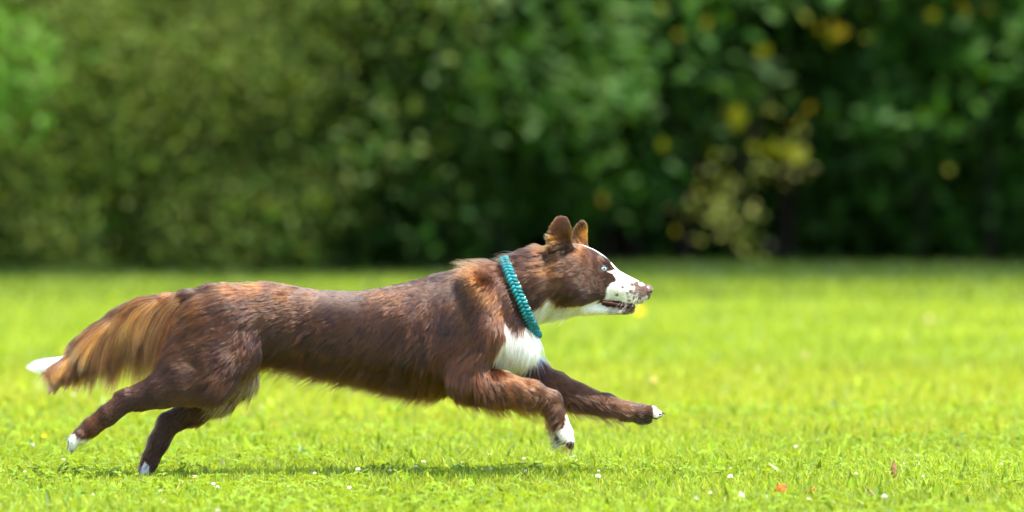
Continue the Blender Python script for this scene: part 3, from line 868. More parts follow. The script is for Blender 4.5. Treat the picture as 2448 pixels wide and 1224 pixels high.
def grow(R, N, T, L, A, k=5, sag=0.12, wave=0.25):
    n = len(R)
    t = T - (T * N).sum(1, keepdims=True) * N
    t = nrm(t + 1e-3)
    t = nrm(t + wave * vnoise(R / 1000, 70, 11) + 0.6 * wave * vnoise(R / 1000, 210, 12) + rng.normal(0, 0.07, (n, 3)))
    t = nrm(t - np.minimum((t * N).sum(1, keepdims=True), 0) * N)
    s = np.linspace(0, 1, k)[None, :, None]
    P = R[:, None] + L[:, None, None] * (t[:, None] * s + N[:, None] * (A[:, None, None] * s * (1 - 0.55 * s)))
    P[:, :, 2] -= (L[:, None] * sag) * s[:, :, 0] ** 2
    return P

fur_m = fur_material('dog_fur')
def dens(c):
    head = (c[:, 0] > 1310) & (c[:, 2] > Z(770))
    return np.where(c[:, 1] < 8, 1.0, 0.45) * np.where(head, 2.6, 1.0)

R, N = roots(230000, dens)
T, L, A = flow(R)
und = np.clip(-N[:, 2] - 0.35, 0, 1)
px, py = R[:, 0], 1155 - R[:, 2]
torso = (px > 600) & (px < 1080)
L = L * (1 + 0.5 * und * torso) * rng.uniform(0.65, 1.2, len(R))
# the collar presses the coat down
dpl = (R - C0) @ CNRM; rad_ = np.linalg.norm((R - C0) - dpl[:, None] * CNRM, axis=1)
near = (np.abs(dpl) < 60) & (rad_ < 140) & (px > 1150) & (py > 570) & (py < 810)
under = near & (dpl > -16) & (dpl < 13)
front = near & (dpl >= 13) & (dpl < 60)
loose = rng.uniform(size=len(R)) < 0.22 + 0.55 * (np.abs(py - 660) < 24) + 0.8 * (py < 612)
Lmax = np.where(front & ~loose, np.maximum((dpl - 10) * 0.8, 4), 1e9)
L = np.minimum(L, Lmax)
# nothing grows on eye, nose, lip line
eye_hole = (px - 1441) ** 2 / 11.5 ** 2 + (py - 641) ** 2 / 8.5 ** 2 < 1
nose_hole = (px > 1541) & (py > 676) & (py < 722)
lipz = (px > 1434) & (px < 1530) & (np.abs(py - (719 + (px - 1436) * 0.14)) < 4.5)
keep = ~(under | eye_hole | nose_hole | lipz)
R, N, T, L, A = R[keep], N[keep], T[keep], L[keep], A[keep]
Pts = grow(R, N, T, L, A * np.where((px[keep] > 420) & (px[keep] < 1130), 0.62, 0.9), wave=0.17)
Pts, lock = clump(Pts, 10, 0.70 * np.clip((L - 5) / 16, 0.12, 1), 17, True)
col = coat(R) * rng.uniform(0.65, 1.3, (len(R), 1))
dk = col.max(1) < 0.3
col[dk] *= np.where(L[dk] > 12, lock[dk], 1)[:, None]
fur_curves('fur', Pts, col, rng.uniform(0.24, 0.42, len(R)) * np.where(L < 9, .75, 1), dog, fur_m)

# ---- the plume of the tail: long feathers swept back and falling
def path(P, t):
    q = np.clip(t, 0, 1) * (len(P) - 1); i = np.minimum(q.astype(int), len(P) - 2); f = (q - i)[:, None]
    return P[i] * (1 - f) + P[i + 1] * f
TP = np.stack([TAIL[:, 0], TAIL[:, 2], 1155 - TAIL[:, 1]], 1)
n = 26000
t = rng.uniform(0.02, 0.86, n) ** 0.9
c = path(TP, t); tan = nrm(path(TP, t + .02) - path(TP, t - .02))
ph = rng.uniform(0, 2 * np.pi, n)
up_ = nrm(np.cross(np.array([0, 1.0, 0]), tan)); up_ = up_ * np.sign(up_[:, 2:3])
rad_ = np.interp(t, [0, .5, 1], [20, 12, 5])
nd = np.cos(ph)[:, None] * up_ + np.sin(ph)[:, None] * np.array([0, 1.0, 0])
root = c + nd * rad_[:, None] * 0.9
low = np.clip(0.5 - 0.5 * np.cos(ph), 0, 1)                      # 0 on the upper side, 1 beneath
Lh = np.interp(t, [0, .15, .45, .8, 1], [85, 120, 155, 105, 60]) * rng.uniform(0.55, 1.1, n) * (0.62 + 0.5 * low)
fall = (0.30 + 1.05 * low) * rng.uniform(0.75, 1.2, n)
s = np.linspace(0, 1, 9)
lump = vnoise(root / 1000, 40, 8)
side = np.sin(ph) * 22 + lump[:, 1] * 12
q_ = rng.uniform(0.66, 1.06, n)
ex = np.interp(t, [0, .25, .5, .75, 1], [-70, -95, -78, -46, -30]) * (0.75 + 0.25 * low)
ez = -np.interp(t, [0, .2, .45, .7, 1], [235, 240, 180, 92, 34]) * (0.10 + 0.90 * low ** 0.8)
ext = tan * (18 + 34 * (1 - low[:, None]))
E = np.stack([ex * q_, side, ez * q_], 1) + ext * q_[:, None]
Pts = root[:, None] + E[:, None] * np.stack([s ** 1.15, s ** 1.2, s ** 1.75], 1)[None]
Pts += (tan * 62 + nd * 14)[:, None] * (s * (1 - s) * 1.5)[None, :, None] * q_[:, None, None]
Pts += (5.0 * np.sin(s[None] * 5.5 + lump[:, :1] * 6 + t[:, None] * 40) * s[None])[:, :, None] * np.array([.5, .5, .5])
Pts += (0.07 * np.linalg.norm(E, axis=1))[:, None, None] * lump[:, None] * s[None, :, None]
Pts, lock = clump(Pts, 13, 0.65, 24, True)
gl_ = np.exp(-((low - 0.42) / 0.33) ** 2) * np.interp(t, [0, .12, .3, 1], [.25, .7, 1, .9])  # gold along the middle of the plume carries painted-in highlights
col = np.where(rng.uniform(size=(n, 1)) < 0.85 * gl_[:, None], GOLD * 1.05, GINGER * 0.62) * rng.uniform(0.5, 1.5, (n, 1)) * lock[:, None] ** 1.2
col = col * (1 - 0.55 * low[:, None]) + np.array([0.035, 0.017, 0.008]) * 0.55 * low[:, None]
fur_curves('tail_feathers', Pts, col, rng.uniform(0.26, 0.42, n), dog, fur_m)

# ---- hanging fringes: belly, forelegs, hocks, breeches
def fringe(name, n, sel, d, L, seed, spread=0.25, lift=0.25, sag=0.35, rad=(0.22, 0.36), col=None, amt=0.75, sp=9):
    R, N = roots(n * 14)
    ok = sel(R[:, 0], 1155 - R[:, 2], R[:, 1], N)
    R, N = R[ok][:n], N[ok][:n]
    m = len(R)
    if m == 0: return
    T = np.repeat(np.array([[d[0], d[2] if len(d) > 2 else 0, -d[1]]], float), m, 0) + spread * vnoise(R / 1000, 60, seed) + rng.normal(0, .1, (m, 3))
    P = grow(R, N, nrm(T), rng.uniform(0.45, 1.15, m) * L, np.full(m, lift), 7, sag, 0.1)
    # hang free of the skin
    P = clump(P, sp, amt, 18)
    c = coat(R) * rng.uniform(.6, 1.4, (m, 1)) if col is None else np.repeat(np.array(col)[None], m, 0) * rng.uniform(.6, 1.3, (m, 1))
    fur_curves(name, P, c, rng.uniform(*rad, m), dog, fur_m)
fringe('belly_fringe', 5200, lambda x, z, y, N: (x > 600) & (x < 1075) & (N[:, 2] < -.5) & (z > 845) & (y < 70), (-.85, .7), 54, 1, lift=.4, sag=.45)
fringe('belly_fringe', 1000, lambda x, z, y, N: (x > 620) & (x < 860) & (N[:, 2] < -.6) & (z > 845) & (y < 60), (-.8, .7), 80, 2, lift=.45, sag=.4, amt=.92, sp=14, rad=(.34, .5))
fringe('elbow_feather', 4200, lambda x, z, y, N: (x > 1050) & (x < 1315) & (N[:, 2] < -.35) & (z > 930) & (y < -25), (.45, .75), 40, 3, lift=.55, sag=.4)
fringe('forearm_feather', 2600, lambda x, z, y, N: (x > 1300) & (x < 1480) & (N[:, 2] < -.4) & (z > 950) & (y > 25), (.75, .6), 36, 4, lift=.5, sag=.35)
fringe('carpus_feather', 900, lambda x, z, y, N: (x > 1290) & (x < 1345) & (z > 985) & (z < 1052) & (N[:, 0] < -.35) & (y < -25), (-.35, .9), 17, 5, lift=.8, sag=.1)
fringe('paw_tufts', 900, lambda x, z, y, N: (x > 1485) & (x < 1580) & (N[:, 2] < -.45) & (y > 25) & (z > 990), (.15, 1), 14, 6, lift=.9, sag=.1, col=(.02, .012, .008))
fringe('hock_tuft', 900, lambda x, z, y, N: (x < 310) & (z > 920) & (z < 1050) & (N[:, 0] < -.35) & (y < -25), (-.8, .3), 17, 7, lift=.8, sag=.05)
fringe('hock_tuft', 900, lambda x, z, y, N: (x < 400) & (z > 1000) & (z < 1120) & (N[:, 0] < -.5) & (y > 25), (-.8, .5), 20, 8, lift=.8, sag=.05)
fringe('breeches', 2600, lambda x, z, y, N: (x > 480) & (x < 660) & (z > 855) & (z < 985) & (N[:, 2] < -.1) & (y > -20), (-.85, .55), 40, 9, lift=.3, sag=.35)
fringe('thigh_feather', 2200, lambda x, z, y, N: (x > 380) & (x < 500) & (z > 760) & (z < 915) & (N[:, 0] < -.15) & (y < 10), (-.9, .5), 46, 15, lift=.5, sag=.3)
fringe('chest_ruff', 3000, lambda x, z, y, N: (x > 1185) & (x < 1290) & (z > 770) & (z < 870) & (y < 60) & (y > -80), (-.2, 1), 46, 10, lift=.7, sag=.2)
fringe('nape_mane', 1500, lambda x, z, y, N: (x > 1206) & (x < 1252) & (z < 640) & (N[:, 2] > .2), (-1, -.2), 54, 21, lift=1.0, sag=.05)
fringe('neck_lock', 700, lambda x, z, y, N: (x > 1218) & (x < 1248) & (z > 640) & (z < 690) & (y < 0), (-1, .3), 36, 22, lift=.7, sag=.1)
fringe('nape_mane', 2600, lambda x, z, y, N: (x > 1120) & (x < 1190) & (N[:, 2] > .35) & (z < 680), (-1, -.25), 50, 11, lift=.85, sag=.05)
fringe('ear_feather', 1300, lambda x, z, y, N: (x > 1312) & (x < 1352) & (z > 598) & (z < 690) & (y < -20), (-1, .45), 52, 12, lift=.5, sag=.25, col=(.11, .042, .008), amt=.85, sp=12)
fringe('throat_ruff', 2600, lambda x, z, y, N: (x > 1272) & (x < 1370) & (z > 715) & (N[:, 2] < .1), (-.75, .6), 32, 13, lift=.6, sag=.2)
fringe('hip_tuft', 1500, lambda x, z, y, N: (x > 560) & (x < 630) & (z > 780) & (z < 880) & (y < -30), (-.55, .8), 34, 14, lift=.9, sag=.1)

# white brush at the tip
n = 5000
t = rng.uniform(0.80, 1.0, n); c = path(TP, t)
root = c + rng.normal(0, 4, (n, 3))
Lh = rng.uniform(35, 90, n)
s = np.linspace(0, 1, 7)
Pts = root[:, None] + Lh[:, None, None] * (np.array([-0.95, 0, -0.28]) * s[:, None] + np.array([-.1, 0, 0.36]) * (s ** 2)[:, None])
Pts += (0.10 * Lh)[:, None, None] * rng.normal(0, 0.6, (n, 1, 3)) * s[None, :, None]
tipx = np.array([72, 0, Z(876)])
wv = 0.78 * (s ** 1.3)[None, :, None]
aim = tipx + (root - root.mean(0)) * 0.12 + np.array([1, 0, 0]) * rng.uniform(-8, 62, (n, 1)) + rng.normal(0, 1, (n, 3)) * rng.choice([1.5, 6], (n, 1), p=[.85, .15])
Pts = Pts * (1 - wv) + aim[:, None] * wv
fur_curves('tail_tip', Pts, np.repeat(WHITE[None], n, 0) * rng.uniform(0.9, 1.05, (n, 1)), rng.uniform(0.25, 0.4, n), dog, fur_m)

# ---- nose
fn = Field((1528, -24, 425), (1572, 24, 492), 1.0)
fn.ell((1548, 0, Z(692)), (13, 14.5, 12), 4, rot=-0.3)
fn.ell((1546, 0, Z(706)), (9.5, 8, 11), 5, rot=0.2)
for s in (-1, 1):
    fn.ell((1551, s * 8.5, Z(697)), (8, 7, 8), 4)
    fn.ell((1557, s * 12, Z(699)), (6, 4.5, 3.2), 2, sub=True, rot=0.5)
    fn.cone((1556, s * 12, Z(699)), (1545, s * 17, Z(703)), 2.6, 1.4, 1.5, sub=True)
fn.cone((1562, 0, Z(694)), (1556, 0, Z(718)), 1.2, 1.2, 1.5, sub=True)
NV, NQ = fn.nets(); NV = relax(NV, NQ, 2)
nose_m = principled('nose_leather', (0.070, 0.033, 0.029), 0.36, 0.4, noise=(220, (0.10, 0.050, 0.045)), bump=(900, 0.35, 0.001))
np_mesh('nose', mm2w(NV), NQ, nose_m, dog)

# ---- eyes: ball, iris, pupil as one turned part with two pieces on it
def ball(c, r, seg=20, rings=12, sc=(1, 1, 1)):
    V, F = [], []
    for i in range(rings + 1):
        th = math.pi * i / rings
        for j in range(seg):
            p = 2 * math.pi * j / seg
            V.append((c[0] + r * sc[0] * math.sin(th) * math.cos(p), c[1] + r * sc[1] * math.sin(th) * math.sin(p), c[2] + r * sc[2] * math.cos(th)))
    for i in range(rings):
        for j in range(seg):
            F.append((i * seg + j, (i + 1) * seg + j, (i + 1) * seg + (j + 1) % seg, i * seg + (j + 1) % seg))
    return np.array(V), np.array(F)

white_m = principled('eye_white', (0.06, 0.05, 0.05), 0.12, 0.5, coat=1.0)
iris_m = principled('pale_blue_iris', (0.15, 0.22, 0.28), 0.12, 0.5, coat=0.5, noise=(900, (0.27, 0.33, 0.38)))
pupil_m = principled('pupil', (0.008, 0.010, 0.014), 0.08, 0.6, coat=1.0)
lid_m = principled('eyelid_skin', (0.030, 0.016, 0.012), 0.45, 0.4)
def cap(c, ax_, r, ang, h, seg=24):
    """a shallow cap on a ball of radius r round axis ax_"""
    ax_ = nrm(np.array(ax_, float)); u = nrm(np.cross(ax_, [0, 0, 1.0])); v = np.cross(ax_, u)
    V = [c + ax_ * (r + h)]; F = []
    for i in range(1, 5):
        a = ang * i / 4
        for j in range(seg):
            p = 2 * math.pi * j / seg
            V.append(c + (r + h * (1 - (i / 4) ** 4)) * (math.cos(a) * ax_ + math.sin(a) * (math.cos(p) * u + math.sin(p) * v)))
    for j in range(seg):
        F.append((0, 1 + j, 1 + (j + 1) % seg, 1 + (j + 1) % seg))
        for i in range(3):
            F.append((1 + i * seg + j, 1 + (i + 1) * seg + j, 1 + (i + 1) * seg + (j + 1) % seg, 1 + i * seg + (j + 1) % seg))
    return np.array(V), F
for s in (-1, 1):
    ec = np.array([1441.5, 0, Z(641)])
    yy = 60.0
    while fd.sample(np.array([1441.5, s * yy, Z(641)])) > 0 and yy > 10: yy -= 0.5
    ec[1] = s * (yy - 5.0)
    R_ = 10.0
    V, F = ball(ec, R_)
    e = np_mesh('eye', mm2w(V), F, white_m, dog)
    look = (0.25, s * 0.96, 0.03)
    V, F = cap(ec, look, R_, 0.66, 0.35)
    poly_mesh('iris', mm2w(V), F, iris_m, e)
    V, F = cap(ec, look, R_ + 0.3, 0.25, 0.3)
    poly_mesh('pupil', mm2w(V), F, pupil_m, e)
    # upper and lower lids: an almond rim round the opening
    rim = []
    for j in range(28):
        p = 2 * math.pi * j / 28
        uu, vv = math.cos(p), math.sin(p)
        x = 1441.5 + 10.2 * uu; z = Z(641) + (6.8 if vv > 0 else 6.2) * vv * (1 - 0.25 * uu * uu) + 1.0 * uu - 0.5
        rim.append((x, ec[1] + s * math.sqrt(max(1, R_ ** 2 - min(9.0, abs(x - 1441.5)) ** 2 - (z - ec[2]) ** 2)) + s * 0.6, z))
    rim = np.array(rim)
    V, F = [], []
    for j in range(28):
        c = rim[j]; tg = nrm(rim[(j + 1) % 28] - rim[j - 1]); o1 = np.array([0, s, 0.0]); o2 = np.cross(tg, o1)
        for q in range(6):
            a = q * math.pi / 3
            V.append(c + 1.8 * (math.cos(a) * o1 + math.sin(a) * o2))
    for j in range(28):
        for q in range(6):
            F.append((j * 6 + q, j * 6 + (q + 1) % 6, ((j + 1) % 28) * 6 + (q + 1) % 6, ((j + 1) % 28) * 6 + q))
    poly_mesh('eyelid', mm2w(np.array(V)), F, lid_m, e)

# ---- tongue edge seen between the lips
lip_m = principled('wet_pink_lip', (0.030, 0.008, 0.007), 0.6, 0.15, coat=0.0)
fl = Field((1420, -45, 390), (1530, 45, 450), 1.5)
for s in (-1, 1):
    fl.chain([(1440, s * 31.5, Z(721), 3.2), (1462, s * 26, Z(725), 4.2), (1486, s * 18, Z(729), 3.2)], 3)
fl.cone((1440, 0, Z(726)), (1514, 0, Z(733)), 9, 6, 4, 2.3)
V, Q = fl.nets()
np_mesh('tongue', mm2w(V), Q, lip_m, dog)

# ---- claws
claw_m = principled('claw_horn', (0.030, 0.026, 0.024), 0.3, 0.5)
def claw(base, d, L=13, r=2.6):
    d = nrm(np.array(d, float)); base = np.array(base, float)
    p = [base, base + d * L * .4, base + d * L * .75 + np.array([0, 0, -L * .06]), base + d * L + np.array([0, 0, -L * .2])]
    V, F = tube(p, [r, r * .85, r * .5, r * .1], 7)
    poly_mesh('claw', mm2w(V), F, claw_m, dog)
for j in range(4):
    k_ = j - 1.5
    claw((1366 - 3 * abs(k_) + 1, -60 + k_ * 9.5, Z(1063)), (.35, 0, -1), 9, 2.4)
    claw((1584 - 7 * abs(k_), 60 + k_ * 10, Z(989 + 2 * abs(k_))), (1, 0, -.15), 13)
    claw((172 + 2 * abs(k_), -64 + k_ * 9, Z(1072)), (.05, 0, -1), 8, 2.4)
    claw((327 - 2 * abs(k_), 62 + k_ * 9, Z(1151)), (-.8, 0, -.5), 8, 2.4)
claw((1496, 44, Z(985)), (.6, -.5, -.6), 12, 2.6)

# ---- whiskers
n = 34
wx = rng.uniform(1490, 1532, n); wz = rng.uniform(702, 724, n); s_ = rng.choice([-1, 1], n)
root = np.stack([wx, s_ * 24.0, Z(wz)], 1)
for i in range(n):
    yy = 40.0
    while yy > 5 and fd.sample(np.array([wx[i], s_[i] * yy, Z(wz[i])])) > 0: yy -= 0.5
    root[i, 1] = s_[i] * yy
d = np.stack([rng.uniform(-.6, .1, n), s_ * rng.uniform(.3, .8, n), rng.uniform(-.9, -.3, n)], 1)
L = rng.uniform(22, 45, n); s = np.linspace(0, 1, 6)
Pts = root[:, None] + L[:, None, None] * (nrm(d)[:, None] * s[None, :, None]) + (L[:, None] * 0.15 * s[None] ** 2)[:, :, None] * np.array([-1, 0, -.4])
fur_curves('whiskers', Pts, np.repeat(WHITE[None], n, 0), np.full(n, 0.24), dog, fur_m)

# ---- the braided collar: a core band with two rows of cord knots and a tan thread between
teal_m = principled('turquoise_cord', (0.004, 0.150, 0.170), 0.6, 0.25, noise=(60, (0.003, 0.105, 0.115)), bump=(2500, 0.5, 0.0006))
teal_d = principled('dark_turquoise_cord', (0.003, 0.085, 0.095), 0.6, 0.25, bump=(2500, 0.5, 0.0006))
teal_l = principled('light_turquoise_cord', (0.012, 0.22, 0.24), 0.6, 0.25, bump=(2500, 0.5, 0.0006))
tan_m = principled('tan_cord', (0.55, 0.40, 0.24), 0.6, 0.3)
ring, dirs = collar_ring(160)
core = empty('collar', mm2w(C0[None])[0]); attach(core, dog); core.matrix_parent_inverse = world_of(dog).inverted()
V, F = [], []
sec = [(-CW * .85, -2), (-CW * .85, 1.0), (CW * .85, 1.0), (CW * .85, -2)]
for i in range(160):
    for (u, v) in sec:
        V.append(ring[i] + CNRM * u + dirs[i] * v)
for i in range(160):
    for q in range(4):
        F.append((i * 4 + q, i * 4 + (q + 1) % 4, ((i + 1) % 160) * 4 + (q + 1) % 4, ((i + 1) % 160) * 4 + q))
poly_mesh('band', mm2w(np.array(V)), F, teal_m, core)
per = np.linalg.norm(np.roll(ring, -1, 0) - ring, axis=1); cum = np.concatenate([[0], np.cumsum(per)]); LEN = cum[-1]
def ring_at(d):
    d = d % LEN
    i = np.minimum(np.searchsorted(cum, d, 'right') - 1, 159); f = (d - cum[i]) / per[i]
    p = ring[i] * (1 - f) + ring[(i + 1) % 160] * f; o = nrm(dirs[i] * (1 - f) + dirs[(i + 1) % 160] * f)
    return p, o, nrm(ring[(i + 1) % 160] - ring[i])
# one knot: a bent, tapering cord
kp = [(-8.2, 1.0, -2.2), (-5.5, .5, .8), (-1, 0, 2.6), (3.5, -.3, 1.6), (6.4, -.6, -1.2)]
kv, kf = tube(np.array(kp) * 1.2 / 1000, np.array([2.4, 4.2, 5.0, 4.3, 2.2]) / 1000, 8)
knot_me = None
nk = int(LEN / 9.0)
for row in (-1, 1):
    for i in range(nk):
        p, o, tg = ring_at((i + (0.25 if row > 0 else 0.75)) * LEN / nk)
        a = nrm(CNRM * row * 0.86 + tg * 0.52 * 1.0); o2 = nrm(o - (o @ a) * a); b_ = np.cross(o2, a)
        if knot_me is None:
            ob = poly_mesh('cord_knot', kv, kf, teal_m); knot_me = ob.data
        else:
            ob = bpy.data.objects.new('cord_knot', knot_me); C.objects.link(ob)
        from mathutils import Matrix
        c = mm2w((p + CNRM * row * 5.4 + o * 2.0)[None])[0]
        ob.material_slots[0].link = 'OBJECT'; ob.material_slots[0].material = (teal_m, teal_m, teal_d, teal_d, teal_l)[rng.integers(0, 4)]
        M = Matrix(((a[0], b_[0], o2[0], c[0]), (a[1], b_[1], o2[1], c[1]), (a[2], b_[2], o2[2], c[2]), (0, 0, 0, 1)))
        ob.matrix_basis = M
        attach(ob, core)
fk, fkf = ball((0, 0, 0), 0.0021, 8, 5, (1.3, 1, .9))
fleck_me = None
for i in range(nk):
    if rng.uniform() < 0.30: continue
    p, o, tg = ring_at((i + 0.1) * LEN / nk)
    side = rng.choice([-1, 1], p=[.6, .4])
    if fleck_me is None:
        ob = poly_mesh('tan_thread', fk, fkf, tan_m); fleck_me = ob.data
    else:
        ob = bpy.data.objects.new('tan_thread', fleck_me); C.objects.link(ob)
    ob.location = mm2w((p + CNRM * side * 11.0 + o * 2.6)[None])[0]
    attach(ob, core)

# ================================================================== SMALL THINGS IN THE LAWN
petal_m = leaf_material('clover_petal', trans=0.3, gloss=0.02, tint=(1, 1, .95))
stalk_m = principled('green_stalk', (0.07, 0.13, 0.02), 0.6, 0.3)
def clover_head_mesh():
    V, F, cols = [], [], []
    r = np.random.default_rng(3)
    for i in range(46):
        z = 1 - 2 * (i + .5) / 46; a = i * 2.39996
        if z < -0.75: continue
        d = np.array([math.sqrt(1 - z * z) * math.cos(a), math.sqrt(1 - z * z) * math.sin(a), z])
        u = nrm(np.cross(d, [0.2, .1, 1])); b0 = d * 0.35; m_ = d * 0.75; t_ = d * r.uniform(.9, 1.08) + np.array([0, 0, .12])
        o = len(V); w_ = 0.17
        V += [b0, m_ + u * w_, m_ - u * w_, t_]; F += [(o, o + 1, o + 3), (o, o + 3, o + 2)]
        c = np.array([.82, .80, .74]) * r.uniform(.9, 1.05)
        if z < -.2: c = np.array([.62, .42, .33])
        cols += [c] * 4
    return np.array(V), F, np.array(cols)
cv, cf, cc_ = clover_head_mesh()
head_me = None; stalk_me = None
CLOVER = [
 (856, 1124, 7, 'white clover head standing alone between the hind paw and the folded forepaw'), (752, 1133, 5, 'small clover head at the far end of the shadow of the dog'), (932, 1126, 5, 'clover head right of the largest white one under the belly'),
 (995, 1117, 5, 'clover head nearly under the elbow of the dog'), (1012, 1105, 5, 'clover head highest of those under the elbow'), (1252, 1098, 6, 'clover head just left of the white folded forepaw'), (1175, 1123, 5, 'clover head left below the folded forepaw'), (1170, 1087, 5, 'clover head beneath the near forearm'),
 (1256, 1127, 4, 'tiny clover head left below the white forepaw tip'), (1373, 1093, 5, 'clover head right under the tip of the folded forepaw'), (1430, 1140, 7, 'bright clover head right below the folded forepaw'), (1431, 1127, 4, 'tiny clover head just behind the bright one below the forepaws'),
 (1746, 1141, 7, 'bright clover head alone in the lawn ahead of the dog'), (1747, 1121, 4, 'small blurred clover head just behind a brighter one ahead of the dog'), (1902, 1070, 6, 'blurred clover head in the middle of the lawn ahead of the dog'), (1773, 1187, 7, 'large clover head of the pair left of the orange leaf'), (1770, 1180, 5, 'smaller clover head of the pair left of the orange leaf'),
 (1664, 1194, 6, 'clover head lowest ahead of the forepaws'), (1698, 1179, 4, 'small clover head near the lower edge left of a clover pair'), (1833, 1190, 6, 'pinkish clover head left of the orange leaf'), (1934, 1195, 6, 'clover head touching the right end of the orange leaf'), (2046, 1133, 5, 'clover head left of the upright brown leaf'),
 (2166, 1141, 5, 'clover head just right of the upright brown leaf'), (2196, 1112, 6, 'largest of the clover heads behind the upright brown leaf'), (2160, 1110, 4, 'small clover head behind the upright brown leaf'), (2193, 1091, 4, 'farthest clover head behind the upright brown leaf'), (2206, 1140, 5, 'pale pink clover head right of the upright brown leaf'),
 (2114, 1189, 8, 'broad clover head beside the curled brown leaf near the lower edge'), (2393, 1111, 6, 'clover head near the right edge above the shaded grass'), (510, 1159, 6, 'clover head just right of the two pale mushrooms'), (520, 1165, 4, 'small clover head low beside another right of the mushrooms'), (690, 1165, 5, 'clover head in front of the shadow of the dog'), (835, 1167, 5, 'flattened clover head in front of the belly shadow'),
 (383, 1175, 4, 'small clover head in front of the planted hind paw'), (222, 1184, 5, 'clover head low between the lower left corner and the hind paw'), (152, 1100, 5, 'clover head under the raised hind paw'), (78, 1066, 5, 'blurred clover head left of the raised hind paw'), (60, 1130, 5, 'clover head near the left edge below the raised paw'), (175, 945, 5, 'blurred clover head under the tail tip'), (520, 1222, 6, 'clover head at the lower edge left of centre')]
for (px, py, r, lab) in CLOVER:
    gp = ground(px, py); dist = (gp.y + CAM_D) / CAM_D
    hgt = 0.030 + 0.006 * (r > 6)
    gp = ground(px, py + hgt * 1000 / dist)
    t = empty('clover_flower', gp, label=lab, cat='clover', group='white clover flowers scattered in the lawn')
    rr = r * 1.02 * dist / 1000
    if head_me is None:
        h_ = np_mesh('flower_head', cv, cf, petal_m, None, cc_, smooth=False); head_me = h_.data
        st, sf = tube([(0, 0, 0), (.003, .001, .012), (.001, 0, .026), (0, 0, .034)], [.0011, .001, .0009, .0009], 5)
        k_ = poly_mesh('stalk', st, sf, stalk_m); stalk_me = k_.data
    else:
        h_ = bpy.data.objects.new('flower_head', head_me); C.objects.link(h_)
        k_ = bpy.data.objects.new('stalk', stalk_me); C.objects.link(k_)
    h_.parent = t; k_.parent = t
    h_.location = (0, 0, hgt); h_.scale = (rr, rr, rr * .8); h_.rotation_euler = (rng.uniform(-.3, .3), rng.uniform(-.3, .3), rng.uniform(0, 6))
    k_.scale = (1, 1, hgt / .034)

# yellow flowers
yel_m = principled('yellow_petal', (0.40, 0.28, 0.002), 0.7, 0.1)
def yellow_flower(px, py, r, lab):
    gp = ground(px, py); dist = (gp.y + CAM_D) / CAM_D; hgt = .05
    gp = ground(px, py + hgt * 1000 / dist); rr = r * dist / 1000
    t = empty('yellow_flower', gp, label=lab, cat='flower', group='yellow flowers in the lawn')
    V, F = [], []
    for i in range(22):
        a = i * 2.39996; q = 0.45 + 0.55 * ((i * 7) % 22) / 22
        u = np.array([math.cos(a), math.sin(a), 0.35 * (1.2 - q)]); v = np.array([-math.sin(a), math.cos(a), 0])
        o = len(V); V += [u * 0.05, u * q * .6 + v * .14, u * q * .6 - v * .14, u * q + np.array([0, 0, .05])]
        F += [(o, o + 1, o + 3), (o, o + 3, o + 2)]
    V = np.array(V) * rr; V = np.stack([V[:, 0], V[:, 1] * .8 - V[:, 2] * .6, V[:, 1] * .6 + V[:, 2] * .8], 1)
    V = V @ np.array([[1, 0, 0], [0, 1, 0], [0, 0, 1]]) + np.array(gp) + np.array([0, 0, hgt])
    poly_mesh('petals', V, F, yel_m, t, smooth=False)
    st, sf = tube(np.array([(0, 0, 0), (.004, 0, .02), (0, 0, hgt)]) + np.array(gp), [.0015, .0013, .0012], 5)
    poly_mesh('stalk', st, sf, stalk_m, t)
yellow_flower(1529, 746, 16, 'blurred yellow flower beneath the chin of the dog')
yellow_flower(105, 1045, 8, 'small yellow flower left of the raised hind paw')
yellow_flower(155, 842, 8, 'blurred yellow flower behind the white tail tip')

# two pale mushrooms beside the planted paw
mush_m = principled('mushroom_skin', (0.30, 0.19, 0.10), 0.65, 0.2, noise=(120, (0.42, 0.31, 0.20)))
def mushroom(px, py, w, h, lean, lab, flat=1.0):
    gp = np.array(ground(px, py))
    t = empty('mushroom', gp, label=lab, cat='mushroom')
    prof = [(0, h), (w * .45, h * .96), (w * .8, h * .82), (w, h * .58), (w * .97, h * .5), (w * .6, h * .52), (w * .28, h * .5)]
    V, F = [], []
    sg = 18
    for (r, z) in prof:
        for j in range(sg):
            a = 2 * math.pi * j / sg; q = r * (1 + .10 * math.sin(2 * a + 1) + .05 * math.sin(5 * a))
            V.append((gp[0] + q * math.cos(a) + lean * z, gp[1] + q * math.sin(a) * .9, gp[2] + z * flat))
    for i in range(len(prof) - 1):
        for j in range(sg):
            F.append((i * sg + j, (i + 1) * sg + j, (i + 1) * sg + (j + 1) % sg, i * sg + (j + 1) % sg))
    poly_mesh('cap', np.array(V), F, mush_m, t)
    st, sf = tube(np.array([(0, 0, -.004), (lean * h * .2, 0, h * .25), (lean * h * .5, 0, h * .55 * flat)]) + gp, [w * .3, w * .26, w * .28], 9)
    poly_mesh('stem', st, sf, mush_m, t)
mushroom(461, 1166, .0115, .030, .15, 'taller pale mushroom in the grass right of the planted hind paw')
mushroom(436, 1170, .0135, .024, -.5, 'lower tilted tan mushroom between the taller one and the hind paw')

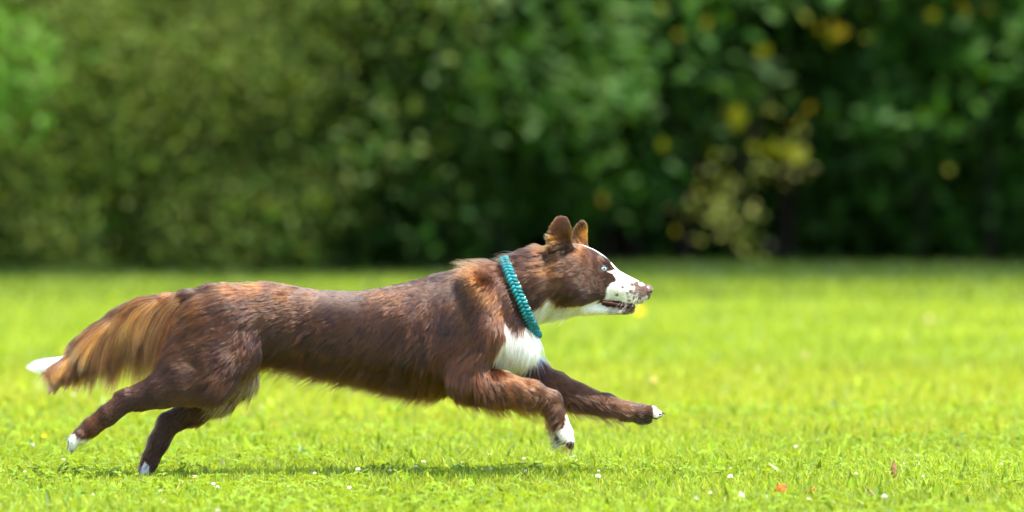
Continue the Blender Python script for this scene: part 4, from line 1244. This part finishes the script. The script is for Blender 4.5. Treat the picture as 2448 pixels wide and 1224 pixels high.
# fallen leaves
def fallen_leaf(px, py, L, Wd, tilt, spin, col, lab, curl=.3, lobes=0, roll=0.0):
    gp = np.array(ground(px, py)); dist = (gp[1] + CAM_D) / CAM_D
    V, F, cs = [], [], []
    nu, nv = 13, 7
    for i in range(nu):
        u = i / (nu - 1)
        w_ = math.sin(math.pi * min(1, u * 1.02 + .02)) ** .75 * (1 - .3 * u) * (1 + (0.45 * math.sin(u * lobes * 2 * math.pi) if lobes else 0))
        for j in range(nv):
            v = (j / (nv - 1) - .5) * 2
            x = v * Wd / 2 * w_; y = u * L; z = curl * Wd * (v * v - .3) * .6 + curl * L * .25 * (u - .5) ** 2 + .0015 * math.sin(u * 21 + v * 4)
            V.append((x, z, y))
            cs.append(np.array(col) * (0.75 + .5 * abs(math.sin(u * 13 + abs(v) * 6)) * .5 + (.25 if j == nv // 2 else 0)) * rng.uniform(.85, 1.1))
    for i in range(nu - 1):
        for j in range(nv - 1):
            F.append((i * nv + j, i * nv + j + 1, (i + 1) * nv + j + 1, (i + 1) * nv + j))
    V = np.array(V)
    ct, st_ = math.cos(roll), math.sin(roll)
    V = np.stack([V[:, 0] * ct - V[:, 2] * st_, V[:, 1], V[:, 0] * st_ + V[:, 2] * ct], 1)
    ct, st_ = math.cos(tilt), math.sin(tilt)
    V = np.stack([V[:, 0], V[:, 1] * ct + V[:, 2] * st_, -V[:, 1] * st_ + V[:, 2] * ct], 1)
    ct, st_ = math.cos(spin), math.sin(spin)
    V = np.stack([V[:, 0] * ct - V[:, 1] * st_, V[:, 0] * st_ + V[:, 1] * ct, V[:, 2]], 1)
    V = V * dist + gp; V[:, 2] += max(0, 0.02 - V[:, 2].min())
    n0 = len(V)
    o = np_mesh('fallen_leaf', V, F, dry_m, None, np.array(cs))
    md = o.modifiers.new('thickness', 'SOLIDIFY'); md.thickness = .0008
    # origin at the leaf
    c = V.mean(0); o.data.transform(Matrix.Translation(-Vector(c))); o.location = c
    props(o, lab, 'leaf', 'fallen leaves lying in the lawn')
dry_m = leaf_material('dry_leaf', trans=0.25, gloss=0.03, tint=(1.2, .9, .5))
fallen_leaf(2141, 1166, .046, .020, .1, .5, (.24, .13, .05), 'dry light brown leaf standing upright in the grass at the right', .5)
fallen_leaf(1880, 1204, .034, .040, .75, .3, (.34, .075, .003), 'bright orange maple like leaf lying near the lower edge', .3, 2, .5)
fallen_leaf(1926, 1201, .026, .018, 1.1, -1.0, (.30, .10, .015), 'dull orange curled leaf touching the right side of a brighter orange leaf', .4, 0, -.4)
fallen_leaf(2092, 1212, .026, .012, .5, .8, (.22, .15, .06), 'small curled brown leaf near the lower edge at the right', .7, 0, .5)
fallen_leaf(2221, 785, .024, .018, .6, 0, (.36, .29, .10), 'blurred tan leaf far out in the lawn at the right', .3)
fallen_leaf(1926, 874, .020, .016, .6, 0, (.42, .28, .13), 'blurred pinkish tan leaf in the middle of the lawn ahead of the nose', .3)
fallen_leaf(1562, 934, .022, .018, .8, 0, (.40, .29, .08), 'blurred tan leaf above the stretched forepaw', .3)
fallen_leaf(1500, 880, .016, .012, .7, 0, (.36, .29, .06), 'blurred tan leaf between chin and forepaws', .3)
